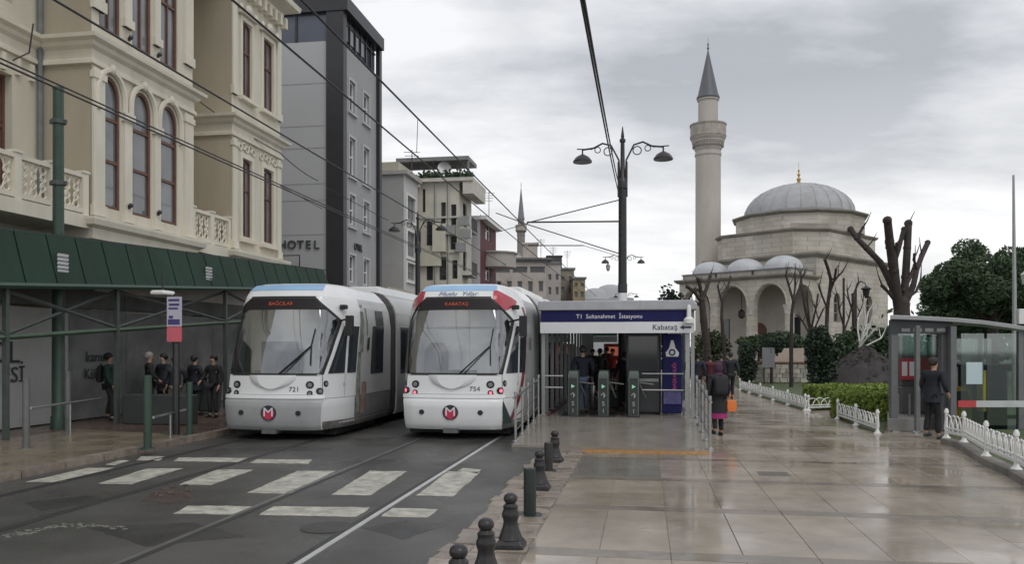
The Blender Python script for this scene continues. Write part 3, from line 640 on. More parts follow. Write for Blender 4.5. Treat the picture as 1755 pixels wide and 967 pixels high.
for i in range(900):
    t = random.uniform(tu(716), B2T+.9); s = c0 + random.uniform(-.3,.6); z = z2 + abs(random.gauss(.05,.22))
    M = Euler((random.uniform(0,6),random.uniform(0,6),0)).to_matrix(); q.add([M@Vector(p)+Vector((t,s,z)) for p in ((-.07,0,0),(.07,0,0),(.05,.14,0),(-.05,.14,0))], [(0,1,2,3)])
tag(q.build('terrace_plants', shrub_m, ap, off=aoff), kind='stuff')
for u, v in ((773, 395), (792, 425), (800, 402), (798, 380)):
    q = MB(); q.box(tu(u)-.35, c0-.4, zz_(v)-.3, tu(u)+.35, c0-.011, zz_(v)+.3); q.build('air_unit', alu_m, ap, off=aoff)
for u0, u1, v in ((718,786,372),(718,786,432)):
    q = MB(); q.box(tu(u0), c0-.10, zz_(v)-.06, tu(u1), c0-.011, zz_(v)+.06); q.build('string_course', MATS['terrace_cream'], ap, off=aoff)
for u in (747, 769): q = MB(); q.tube([(tu(u), c0-.08, .5), (tu(u), c0-.08, z2-.3)], .06, 6); q.build('drain_pipe', alu_m, ap, off=aoff)
for z in (4.1, 7.1, 10.1):
    q = MB(); q.box(B2T+.012, c0+.9, z-.35, B2T+.7, c0+2.6, z-.25)
    for i in range(8): a = c0+.95+i*.22; q.box(B2T+.66, a, z-.249, B2T+.69, a+.03, z+.6)
    q.box(B2T+.65, c0+.9, z+.601, B2T+.70, c0+2.6, z+.64); q.build('balcony', iron_m, ap, off=aoff)
q = MB(); q.lathe([(.02,0),(.42,.12),(.45,.14),(.02,.02)], (0,0,0), 14); dsh = q.build('satellite_dish', signw_m, ap, True); dsh.location = (tu(760)-aoff[0], .2, z2+.7); dsh.rotation_euler = (R(70), 0, R(20))
# white and dark red house
B3T = -11.6; e0 = s_of(823, B3T); e1 = s_of(850, B3T)
z3 = z_of(823, 374, B3T)
rh, roff = block('red_house', 'dark red house with rounded balconies beyond the cream apartments', B3T, B3T-8, e0, e1, z3, mat('maroon_render', (.10,.025,.035), .7, .2, .8), mat('pale_end_wall', (.46,.45,.46), .75, .1), [(e0+2, e0+4, z, z+1.5, 0) for z in (4, 7, 10)], (), white_m, panedk_m)
for z in (8.0, 4.9):
    q = MB(); q.lathe([(1.6,0),(1.6,1.0),(1.75,1.05),(1.75,1.15),(.2,1.16)], (B3T+.4, e1-2.5, z), 14); q.build('balcony', mat('balcony_pale', (.40,.38,.35), .7, .1), rh, True, off=roff)
q = MB(); q.box(B3T-8, e0-.2, z3-.1, B3T+.5, e1, z3+.16); q.build('roof_edge', white_m, rh, off=roff)
# low terrace restaurant and the small houses that close the street
lowm = mat('weathered_pink', (.42,.38,.345), .8, .25, .5)
def far_block(name, label, u0, u1, vt, Y, m, rows, depth=10, cat='building'):
    p0, p1 = at(u0, vt, Y), at(u1, vt, Y); wd = p1.x - p0.x
    b = thing(name, label, cat, (p0.x, Y, 0)); P = lambda a, z, d: (a, d, z)
    ops = []
    for va, vb, n, fill in rows:
        za, zb = at(0,vb,Y).z, at(0,va,Y).z
        for i in range(n): a = wd*(i+.5)/n; hw_ = wd*fill/n/2; ops.append((a-hw_, a+hw_, za, zb, 0))
    q = MB(); facade(q, P, 0, wd, 0, p0.z, ops, .4); q.quad((wd,0,0),(wd,depth,0),(wd,depth,p0.z),(wd,0,p0.z)); q.quad((0,0,0),(0,depth,0),(0,depth,p0.z),(0,0,p0.z)); q.build('wall', m, b)
    q = MB(); q.box(-.15, -.2, p0.z-.02, wd+.15, depth, p0.z+.2); q.build('roof', leaddk_m, b)
    for o in ops: window(b, (0,0,0), P, *o, .3, mat('far_frame', (.30,.29,.28), .6, .1), panedk_m, .1)
    return b, wd, p0.z
fb, wd, zf = far_block('terrace_restaurant', 'low pale building with a long glazed roof terrace at the end of the street', 846, 936, 449, 90, lowm, [(457,468,3,.86),(482,500,5,.45)])
q = MB(); q.box(-.3,-.5,zf+.2,wd+.6,3,zf+.42); q.build('terrace_roof', mat('terrace_grey', (.13,.13,.13), .6, .1), fb)
far_block('stone_house', 'narrow pale stone house behind the tram shelter roof', 936, 961, 452, 95, mat('pale_stone_far', (.44,.42,.41), .8, .15, .5), [(470,480,2,.4),(492,505,2,.4)])
far_block('brown_house', 'brown stone house with a dark roof box at the street end', 958, 984, 462, 102, mat('brown_far', (.27,.24,.20), .8, .25, .5), [(474,482,2,.4),(492,503,2,.4)])
far_block('ochre_house', 'small ochre house at the right end of the far row', 982, 1003, 478, 98, mat('ochre_far', (.33,.28,.18), .8, .2, .6), [(485,492,2,.5),(500,510,2,.5)])
q0 = at(951, 440, 104); rb = thing('roof_tank', 'dark square water tank on the roofs at the street end', 'tank', (q0.x, 104, 0)); q = MB(); q.box(-1,0,at(0,462,104).z,.9,2,q0.z); q.box(-1.1,-.1,q0.z,1.0,2.1,q0.z+.15); q.build('body', mat('tank_dark', (.07,.065,.065), .7, .1), rb)
for nm_, u_, v_, Y_, h_ in (('left of the dark water tank', 927, 449, 92, 2.6), ('above the narrow stone house', 948, 452, 96, 2.0), ('right of the dark water tank', 972, 462, 103, 2.4), ('on the red house roof', 838, 372, 70, 2.2), ('above the grey house parapet', 706, 296, 50, 1.4)):
    pA = at(u_, v_, Y_); an_ = thing('roof_aerial', 'thin television aerial standing ' + nm_, 'aerial', pA, 0, 'aerials on the far roofs'); q = MB(); q.tube([(0,0,-.3),(0,0,h_)], .03, 5)
    for k_ in range(4): q.tube([(-.5+.06*k_,0,h_-.15-.22*k_),(.5-.06*k_,0,h_-.15-.22*k_)], .018, 4)
    q.build('mast', iron_m, an_)
# small far mosque: dome and slim minaret behind the terrace restaurant
def minaret(name, label, base, R_, zs, Mst, Mcone, seg=14, rail=True):
    """zs = heights of: balcony bottom, balcony floor, balcony top, cone base, cone tip, finial tip."""
    m = thing(name, label, 'minaret', base); zb, zf_, zt_, zc, zp_, zfin = zs
    q = MB(); q.lathe([(R_*1.3,0),(R_*1.3,zb*.12),(R_*1.02,zb*.17),(R_,zb-.5),(R_*1.06,zb-.45),(R_*1.06,zb-.2),(R_,zb-.15),(R_,zb)], n=seg); q.build('shaft', Mst, m, True, ang=25)
    q = MB(); k = 4
    for i in range(k): q.lathe([(R_*(1+.09*i),zb+(zf_-zb)*i/k),(R_*(1.10+.10*i),zb+(zf_-zb)*(i+.75)/k),(R_*(1.10+.10*i),zb+(zf_-zb)*(i+1)/k-.004)], n=seg)
    q.build('corbel', Mst, m, True, ang=25)
    if rail:
        q = MB()
        for i in range(seg*2):
            a = math.pi*2*i/(seg*2); c = Vector((math.cos(a), math.sin(a), 0)); q.cbox(c*R_*1.16 + Vector((0,0,zb+(zf_-zb)*.45)), .16, .16, (zf_-zb)*.3)
        q.build('muqarnas', stoned_m, m)
    q = MB(); q.lathe([(R_*1.42,zf_),(R_*1.46,zf_+.12),(R_*1.42,zf_+.14),(R_*1.42,zt_-.16),(R_*1.47,zt_-.14),(R_*1.47,zt_),(R_*1.3,zt_),(R_*1.3,zf_)], n=seg); q.build('balcony', mat('balcony_stone', (.36,.33,.29), .85, .25, 1.5, .1), m)
    q = MB(); q.lathe([(R_*.80,zf_),(R_*.78,zc-.2),(R_*.86,zc-.18),(R_*.86,zc)], n=seg); q.build('upper_shaft', Mst, m, True, ang=25)
    q = MB(); q.lathe([(R_*.90,zc),(R_*.93,zc+.12),(R_*.80,zc+.5),(R_*.06,zp_)], n=seg); q.build('cone', Mcone, m, True, ang=25)
    q = MB(); q.lathe([(R_*.05,zp_-.2),(R_*.05,zp_+.2),(R_*.11,zp_+.35),(R_*.05,zp_+.5),(R_*.08,zp_+.75),(.02,zp_+.95),(.02,zfin)], n=8); q.build('finial', leaddk_m, m, True)
    return m
Yf = 150; zf2 = lambda v: HC - (v-HV)/F_PX*Yf
minaret('small_minaret', 'slender distant grey minaret rising behind the street end', (at(893,0,Yf).x, Yf, 0), .72, (zf2(400), zf2(396), zf2(386), zf2(376), zf2(322), zf2(312)), mat('far_minaret', (.22,.20,.19), .8, .15), leaddk_m, 12, False)
dm = thing('far_dome_building', 'small far domed building with grey roof under the slender minaret', 'building', (at(886,0,140).x, 140, 0)); zq = lambda v: HC - (v-HV)/F_PX*140
q = MB(); q.lathe([(5.2,0),(5.2,zq(452)),(4.6,zq(450)),(3.6,zq(443)),(2.2,zq(437)),(.3,zq(434))], n=20); q.build('dome', mat('far_dome', (.34,.33,.32), .7, .1), dm, True)
q = MB(); q.box(1,-4,0,3.4,-1,zq(424)); q.box(.8,-4.2,zq(424),3.6,-.8,zq(421)); q.build('tower', lowm, dm)
for nm, lb, u, vt, r, Y in (('far_mosque_dome','pale haze-tinted great dome far beyond the left side of the lamp post', 1020, 494, 6, 380), ('far_hill_roof','pale broad roofline with a low dome far behind the lamp post', 1046, 488, 8, 420)):
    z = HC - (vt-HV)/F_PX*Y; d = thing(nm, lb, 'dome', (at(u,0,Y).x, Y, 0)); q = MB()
    q.lathe([(r*1.5,0),(r*1.5,z-r*.9),(r*1.1,z-r*.85),(r,z-r*.6),(r*.88,z-r*.32),(r*.62,z-r*.12),(r*.3,z-r*.02),(.2,z)], n=24); q.build('roof', mat('painted_haze_lead', (.36,.37,.38), .8, .05), d, True)  # distance haze is put into this pale grey; no air volume is built

# ------------------------------------------------------------------ the mosque
PH = R(47); E1 = Vector((-math.cos(PH), math.sin(PH), 0)); E2 = Vector((math.sin(PH), math.cos(PH), 0)); C0 = at(1399, 0, 70); C0.z = 0
L1, L2 = 10.9, 14.7
mo = thing('mosque', 'pale stone mosque with a broad lead dome and arched porch beyond the bare trees', 'mosque', C0)
ML = lambda a, b, z: E1*a + E2*b + Vector((0,0,z))     # a along the porch front, b along the right flank
def zY(v, Y): return HC - (v-HV)/F_PX*Y
ZC, ZU, ZD = 9.75, 12.2, 14.35
def prism(q, pts, z0, z1): q.loft([[ML(a,b,z0) for a, b in pts], [ML(a,b,z1) for a, b in pts]])
q = MB(); PF = lambda a, z, d: ML(a, d, z); PR = lambda b, z, d: ML(d, b, z)
rops = [(3.2,4.6,4.2,6.8,.9),(9.8,11.2,4.2,6.8,.9)]
facade(q, PR, 0, L2, 0, ZC, rops, .5); facade(q, PF, 0, L1, 0, ZC, [], .1); q.quad(ML(0,L2,0),ML(L1,L2,0),ML(L1,L2,ZC),ML(0,L2,ZC)); q.quad(ML(L1,0,0),ML(L1,L2,0),ML(L1,L2,ZC),ML(L1,0,ZC)); q.build('hall_wall', stone_m, mo)
for o in rops: window(mo, (0,0,0), PR, *o, .35, stoned_m, panedk_m, .1, (.33,.66), 1)
def band(z, o, h, pts, name='cornice', m=None):
    q = MB(); cx = sum(p[0] for p in pts)/len(pts); cy = sum(p[1] for p in pts)/len(pts)
    def gr(k): return [(a + (k if a > cx else -k), b + (k if b > cy else -k)) for a, b in pts]
    q.loft([[ML(a,b,z) for a, b in gr(o*.3)], [ML(a,b,z+h*.6) for a, b in gr(o)], [ML(a,b,z+h) for a, b in gr(o)]]); return q.build(name, m or stoned_m, mo)
rect = [(0,0),(L1,0),(L1,L2),(0,L2)]
band(ZC, .35, .42, rect)
k = 1.6; e_ = .15
octo = [(k*1.3+e_,e_),(L1-k,e_),(L1-e_,k),(L1-e_,L2-k*1.3),(L1-k,L2-e_),(k*1.3,L2-e_),(e_,L2-k*1.6),(e_,k*1.7)]
q = MB(); prism(q, octo, ZC+.421, ZU); q.build('transition_wall', stone_m, mo); band(ZU, .22, .28, octo)
ca, cb = L1/2, L2/2; R8 = 5.9
def ring(r, n=12, ph=.26): return [(ca + r*math.cos(2*math.pi*i/n+ph), cb + r*1.06*math.sin(2*math.pi*i/n+ph)) for i in range(n)]
q = MB(); prism(q, ring(R8), ZU+.281, ZD-.3); q.build('drum', stone_m, mo)
q = MB(); q.loft([[ML(a,b,ZD-.3) for a, b in ring(R8+.05)], [ML(a,b,ZD-.12) for a, b in ring(R8+.35)], [ML(a,b,ZD) for a, b in ring(R8+.35)], [ML(a,b,ZD+.06) for a, b in ring(R8-.3)]]); q.build('drum_cornice', stoned_m, mo)
zt_ = zY(316, 79); q = MB(); n_ = 40; rr = R8-.72
q.loft([[ML(a,b,z) for a, b in ring(r_)] for r_, z in ((R8+.2, ZD-.02),(rr, ZD+.3))], caps=False); q.build('drum_roof', leaddk_m, mo)
q = MB()
q.loft([[ML(ca + r*math.cos(2*math.pi*i/n_), cb + r*math.sin(2*math.pi*i/n_), z) for i in range(n_)] for r, z in [(rr, ZD-.1),(rr, ZD+.25)] + [(rr*.985*math.cos(a), ZD+.25+(zt_-ZD-.25)*math.sin(a)) for a in [j*math.pi/2/9 for j in range(9)]] + [(.1, zt_)]]); q.build('dome', lead_m, mo, True, ang=25)
q = MB()
for i in range(24):
    a = 2*math.pi*i/24; q.tube([ML(ca + rr*.99*math.cos(b)*math.cos(a), cb + rr*.99*math.cos(b)*math.sin(a), ZD+.25+(zt_-ZD-.25)*math.sin(b)) for b in [j*math.pi/2/8 for j in range(8)]], .022, 4)
tag(q.build('lead_rolls', lead_m, mo), kind='stuff')
q = MB(); c = ML(ca, cb, zt_-.1); q.lathe([(.3,0),(.34,.2),(.12,.35),(.22,.6),(.06,.8),(.16,1.05),(.05,1.25),(.10,1.45),(.03,1.6),(.02,2.2)], c, 10); q.build('finial', gold_m, mo, True)
q = MB(); # corner roof over the squinch that faces the street
q.loft([[ML(*p, ZU+.15) for p in ((2.5,-.02),(-.02,3.0),(.9,3.4),(2.7,.9))], [ML(*p, ZU+.75) for p in ((2.5,.3),(.3,3.0),(.9,3.4),(2.7,.9))]]); q.build('squinch_roof', stoned_m, mo)
# porch: three bays along the front, one open arch at its near end
PD, PZ_, PCz = 4.5, 7.75, 8.0
pa = L1/3; por = [(i*pa+.38, (i+1)*pa-.38, .9, 7.25, 1.75) for i in range(3)]
PPF = lambda a, z, d: ML(a, -PD+d, z); PPE = lambda b, z, d: ML(d, b, z)
q = MB(); facade(q, PPF, 0, L1, 0, PZ_, por, .55); facade(q, PPE, -PD, 0, 0, PZ_, [(-PD+.7, -.5, .9, 7.25, 1.75)], .55)
facade(q, lambda b, z, d: ML(L1-d, b, z), -PD, 0, 0, PZ_, [(-PD+.7, -.5, .9, 7.25, 1.75)], .55)
q.build('porch_wall', stone_m, mo)
q = MB(); facade(q, lambda a, z, d: ML(a, -.06+d*0, z), .02, L1-.02, .02, PZ_-.1, [(4.6,6.3,.9,4.2,.8),(1.4,2.5,2.2,4.6,0),(8.4,9.5,2.2,4.6,0)], .05); q.build('porch_back_wall', mat('porch_plaster', (.50,.47,.42), .8, .12, .8), mo)
q = MB(); q.quad(*[ML(a, -.03, z) for a, z in ((4.6,.9),(6.3,.9),(6.3,4.2),(4.6,4.2))]); q.build('door', wood_m, mo)
for a in (1.4, 8.4): q = MB(); q.quad(*[ML(x, -.03, z) for x, z in ((a,2.2),(a+1.1,2.2),(a+1.1,4.6),(a,4.6))]); q.build('pane', panedk_m, mo)
q = MB(); q.loft([[ML(a,b,PZ_-.05) for a, b in ((.02,-PD+.02),(L1-.02,-PD+.02),(L1-.02,-.06),(.02,-.06))], [ML(a,b,PZ_-.02) for a, b in ((.02,-PD+.02),(L1-.02,-PD+.02),(L1-.02,-.06),(.02,-.06))]]); q.build('porch_ceiling', stoned_m, mo)
band(PZ_, .32, .34, [(-.04,-PD-.04),(L1+.04,-PD-.04),(L1+.04,-.08),(-.04,-.08)], 'porch_cornice')
for i in range(4):                                     # columns carrying the arches
    q = MB(); a = i*pa + (.0 if 0 < i < 3 else (.30 if i == 0 else -.30)); c = ML(a, -PD+.28, 0)
    q.lathe([(.42,.9),(.42,1.15),(.30,1.25),(.28,4.75),(.34,4.8),(.30,4.95),(.44,5.35),(.46,5.5)], c, 14); q.build('column', mat('marble', (.52,.50,.46), .5, .15, 1.2), mo, True)
for ua, ub, za, zb, ar in por:
    q = MB(); q.tube([ML(a, -PD-.02, z) for a, z in arc_pts(ua-.12, ub+.12, zb-ar, ar+.12)], .09, 5); q.build('arch_mould', stone_m, mo, True)
for i in range(3):                                     # little lead domes, each on its low drum
    c = ML((i+.5)*pa, -PD/2, 0); zb = PZ_+.34; r = 1.62
    q = MB(); sq = [ML((i+.5)*pa + x*1.7, -PD/2 + y*1.9, 0) for x, y in ((-1,-1),(1,-1),(1,1),(-1,1))]
    q.loft([[p + Vector((0,0,zb)) for p in sq], [p + Vector((0,0,zb+.42)) for p in sq]]); q.build('dome_base', mat('dome_base', (.38,.355,.32), .8, .2), mo)
    q = MB(); sq2 = [ML((i+.5)*pa + x*1.78, -PD/2 + y*1.98, zb) for x, y in ((-1,-1),(1,-1),(1,1),(-1,1))]
    q.loft([[p + Vector((0,0,.421)) for p in sq2], [p + Vector((0,0,.52)) for p in sq2]]); q.build('dome_edge', leaddk_m, mo)
    q = MB(); q.lathe([(r*1.02,.52),(r*1.02,.62)] + [(r*math.cos(j*math.pi/2/8), .62+1.12*math.sin(j*math.pi/2/8)) for j in range(8)] + [(.04, 1.75)], (c.x, c.y, zb), 28); q.build('small_dome', mat('pale_lead', (.45,.465,.485), .5, .12, 1.5), mo, True)
q = MB(); c = ML(pa*1.5, -PD+1.6, 0); q.tube([c+Vector((0,0,7)), c+Vector((0,0,5.2))], .03, 5); q.lathe([(.1,.0),(.3,.15),(.3,.6),(.1,.8)], (c.x,c.y,4.5), 8); q.build('lantern', iron_m, mo)
Ym = 84; zm = lambda v: HC - (v-HV)/F_PX*Ym
minaret('minaret', 'tall pale stone minaret with dark cone beside the broad dome', (at(1213.5,0,Ym).x, Ym, 0), 1.28, (zm(260), zm(237), zm(214), zm(170), zm(88), zm(64)), mat('minaret_stone', (.46,.43,.385), .8, .14, .7, .08, 5, streak=.3), mat('slate_lead', (.11,.115,.13), .5, .15, 1, streak=.3), 16)

# ------------------------------------------------------------------ street lamps and overhead line
def lamp_post(label, p, ztop, zarm, half, r, group, hang=0, striped=False):
    o = thing('street_lamp', label, 'street lamp', p, -TH if not hang else 0, group); H = ztop - p[2]; A = zarm - p[2]
    q = MB(); q.lathe([(r*1.7,0),(r*1.7,.5),(r*1.25,.6),(r*1.1,1.2),(r*1.0,A*.84),(r*1.25,A*.845),(r*1.25,A*.875),(r*.6,A*.89),(r*.5,A+.2),(r*.75,A+.22),(r*.75,A+.3),(r*.4,A+.34),(r*.3,H-.35),(r*.45,H-.32),(r*.1,H)], n=12); q.build('column', iron_m, o, True)
    for sg in (-1, 1):
        q = MB(); pts = [(sg*r*.7, 0, A-.95), (sg*r*.9, 0, A-.35), (sg*half*.28, 0, A+.12), (sg*half*.5, 0, A+.2), (sg*half*.72, 0, A+.06), (sg*half, 0, A+.02)]
        q.tube(pts, .03, 6); q.torus((sg*half*.36, 0, A-.06), .13, .018, 'y', 12, 5); q.torus((sg*half*.62, 0, A-.0), .09, .016, 'y', 12, 5)
        q.tube([(sg*r*1.1,0,A-1.5),(sg*r*1.1,0,A-.4)], .022, 5); q.tube([(sg*half,0,A+.02),(sg*half,0,A-.14)], .025, 5); q.tube([(sg*half*.75,0,A+.03),(sg*half*1.14,0,A+.05)], .02, 5)
        q.build('arm', iron_m, o, True)
        q = MB(); s = 1 if not hang else .9; q.lathe([(.05,-.12),(.10,-.15),(.22*s,-.22),(.30*s,-.33),(.30*s,-.38),(.26*s,-.385)], (sg*half,0,A), 14); q.build('lamp_shade', iron_m, o, True)
        if hang and sg < 0: q = MB(); q.lathe([(.03,-.4),(.16,-.55),(.12,-.85),(.02,-.95)], (sg*half+.2,0,A), 8); q.build('camera_dome', mat('camera_pale', (.4,.4,.4), .4, .1), o, True)
    if striped:
        for k, (a, m) in enumerate(((2.85,black_m),(3.15,signw_m),(3.45,black_m))): q = MB(); q.lathe([(r*1.16,a),(r*1.16,a+.295)], n=12); q.build('warning_band', m, o)
    return o
lamps = 'double armed street lamps along the tram street'
pm = at(1067, 0, 25.5); lamp_post('near double lamp post standing behind the tram shelter, catenary wires fixed to it', (pm.x, 25.5, PZ), 8.95, 8.25, 1.25, .125, lamps, striped=True)
p = at(1068, 0, 57); lamp_post('middle double lamp post seen just behind the nearest one', (p.x, 57, 0), 9.0, 8.25, 1.25, .12, lamps, 1)
p = at(1073, 0, 100); lamp_post('farthest double lamp post of the line behind the tram shelter', (p.x, 100, 0), 9.0, 8.4, 1.25, .12, lamps)
p = at(716, 0, 42); lamp_post('dark double lamp post on the left pavement in front of the grey house', (p.x, 42, .11), 9.05, 8.4, 1.25, .13, lamps)
def wire(label, pts, r=.014, sag=.0, name='overhead_wire', cat='wire', group='overhead tram wires'):
    q = MB(); out = []
    for a, b in zip(pts[:-1], pts[1:]):
        a, b = Vector(a), Vector(b)
        for i in range(9): f = i/8; out.append(a.lerp(b, f) - Vector((0,0,sag*4*f*(1-f))))
    q.tube(out, r, 5); return tag(q.build(name, wire_m, None, True, ang=80), label, cat, group)
def line_at(u, v, z):                                  # street-parallel wire at height z through pixel (u, v)
    Y = (z-HC)*F_PX/(HV-v); return to_st((( u-CU)/F_PX*Y, Y))[0]
def along(t, z, s0, s1): return [(*to_xy(t, s0), z), (*to_xy(t, s1), z)]
WL = [('lower of the close pair of wires crossing the balcony and lower facade', 0, 103, 6.0, .016), ('upper of the close pair of wires crossing the balcony and lower facade', 0, 95, 6.1, .014),
      ('thick wire crossing the bay cornice of the cream building', 103, 0, 8.2, .024), ('wire running past the black hotel fin and down to the cream apartments', 405, 0, 7.1, .02), ('wire running from the hotel roof down to the slender minaret', 548, 26, 6.6, .018)]
for lb, u, v, z, r in WL:
    t = line_at(u, v, z); wire(lb, along(t, z, 4, 75), r, .12)
pole_top = Vector((pm.x-.1, 25.45, 0))
wire('heavy twin wire dropping from the top of the picture to the near lamp post', [at(989, -40, 6.2), pole_top + Vector((0,0,zY(338,25.5)))], .013, .12)
wire('heavy twin wire beside it, slightly to the right, ending at the near lamp post', [at(994, -40, 6.2), pole_top + Vector((0,0,zY(322,25.5)))], .013, .12)
n_ = at(903, 382, 26.5)
wire('slanting stay wire from the near lamp post down to the span', [pole_top + Vector((0,0,zY(343,25.5))), n_], .018)
q = MB(); q.tube([pole_top + Vector((0,0,zY(380,25.5))), at(903, 381, 25.8)], .028, 6); tag(q.build('cantilever_arm', iron_m, None, True), 'horizontal bracket tube reaching left from the near lamp post', 'bracket')
wire('span wire sloping from beside the slender minaret to the near lamp post', [at(850, 365, 30), at(905, 385, 27), pole_top + Vector((.1,0,zY(437,25.5)))], .018)
wire('thin span wire sagging across the street by the red house', [at(845, 400, 40), at(905, 383, 27)], .014)
q = MB(); q.tube([at(905, 421, 45), at(1000, 421, 45)], .03, 5); tag(q.build('bracket_tube', iron_m, None, True), 'far horizontal bracket tube above the terrace restaurant', 'bracket')
wire('thin wire from the far bracket tube down toward the domes', [at(1000, 421, 45), at(1062, 440, 50)], .016)
wire('short cable hanging down the recessed wall by the downpipe', [at(57, 40, 21), at(50, 90, 21), at(22, 103, 20.5)], .02, -.0)
wire('cable sagging across the hotel end wall', [at(330, 165, 29), at(480, 262, 33), at(545, 310, 38)], .02, .1)
wire('thin cable running across the hotel end wall below the sagging one', [at(480, 318, 33), at(552, 358, 38)], .014)
wire('thin cable crossing the hotel front low down', [at(560, 322, 38), at(665, 378, 41)], .016)
for u, v, Y in ((716,203,24),):
    wire('short dropper hanging from the wire near the hotel roof', [at(716,203,24), at(714,262,24)], .01)
# ------------------------------------------------------------------ the two trams
def lerp(tab, z):
    for (a, x), (b, y) in zip(tab[:-1], tab[1:]):
        if z <= b: f = max(0, (z-a)/(b-a)); return x + (y-x)*f
    return tab[-1][1]
FO = [(.2,.12),(.3,.03),(.5,0),(.84,0),(.90,.07),(.98,.10),(1.42,.15),(2.2,.33),(3.15,.66),(3.30,.78),(3.42,.98),(3.48,1.25)]
WF = [(.2,.96),(.9,1.0),(1.42,.98),(2.4,.93),(3.15,.86),(3.42,.80),(3.48,.70)]
WS = [(.2,1.24),(.34,1.30),(.9,1.325),(2.5,1.325),(2.9,1.30),(3.1,1.24),(3.3,1.10),(3.42,.98),(3.48,.84)]
LT = [(.2,1.35),(2.6,1.3),(3.15,1.1),(3.48,.9)]
def tsurf(p, z, off=0.0):
    def S(p):
        sg = -1 if p < 0 else 1; a = abs(p); wf, ws, fo, lt = lerp(WF,z), lerp(WS,z), lerp(FO,z), lerp(LT,z)
        if a <= 1: return Vector((sg*a*wf, fo + .13*a*a, z))
        if a <= 2: f = a-1; return Vector((sg*(wf + (ws-wf)*(1-(1-f)**1.7)), fo+.13+lt*f, z))
        return Vector((sg*ws, fo+.13+lt+(a-2)*10 - (fo*(min(1,(a-2)*3))), z))
    P = S(p)
    if off:
        d = S(p+.01) - S(p-.01); n = Vector((d.y, -d.x, 0))
        n.normalize()
        dz = .02; P = P + n*off
    return P
def tpanel(q, zs, pl, pr, off=0, n=10):
    """Surface patch between the perimeter limits pl(z), pr(z)."""
    f = lambda g, z: g(z) if callable(g) else (lerp(g, z) if isinstance(g, list) else g)
    rows = [[tsurf(f(pl,z) + (f(pr,z)-f(pl,z))*i/n, z, off) for i in range(n+1)] for z in zs]
    q.loft(rows, caps=False, closed=False); return q
def zr_(a, b, n=6): return [a + (b-a)*i/n for i in range(n+1)]
WSR = [(1.42,1.06),(1.9,1.21),(2.62,1.40),(2.9,1.08),(3.10,.86),(3.15,.80)]     # right edge of the windscreen (perimeter), left is its mirror
WSL = [(z, -p) for z, p in WSR]
PIL = [(1.42,1.15),(1.9,1.30),(2.52,1.47)]
PE = 2.27                                             # end of the front module
ZF = [1.42,1.65,1.9,2.15,2.4,2.62,2.75,2.9,3.0,3.10,3.15]
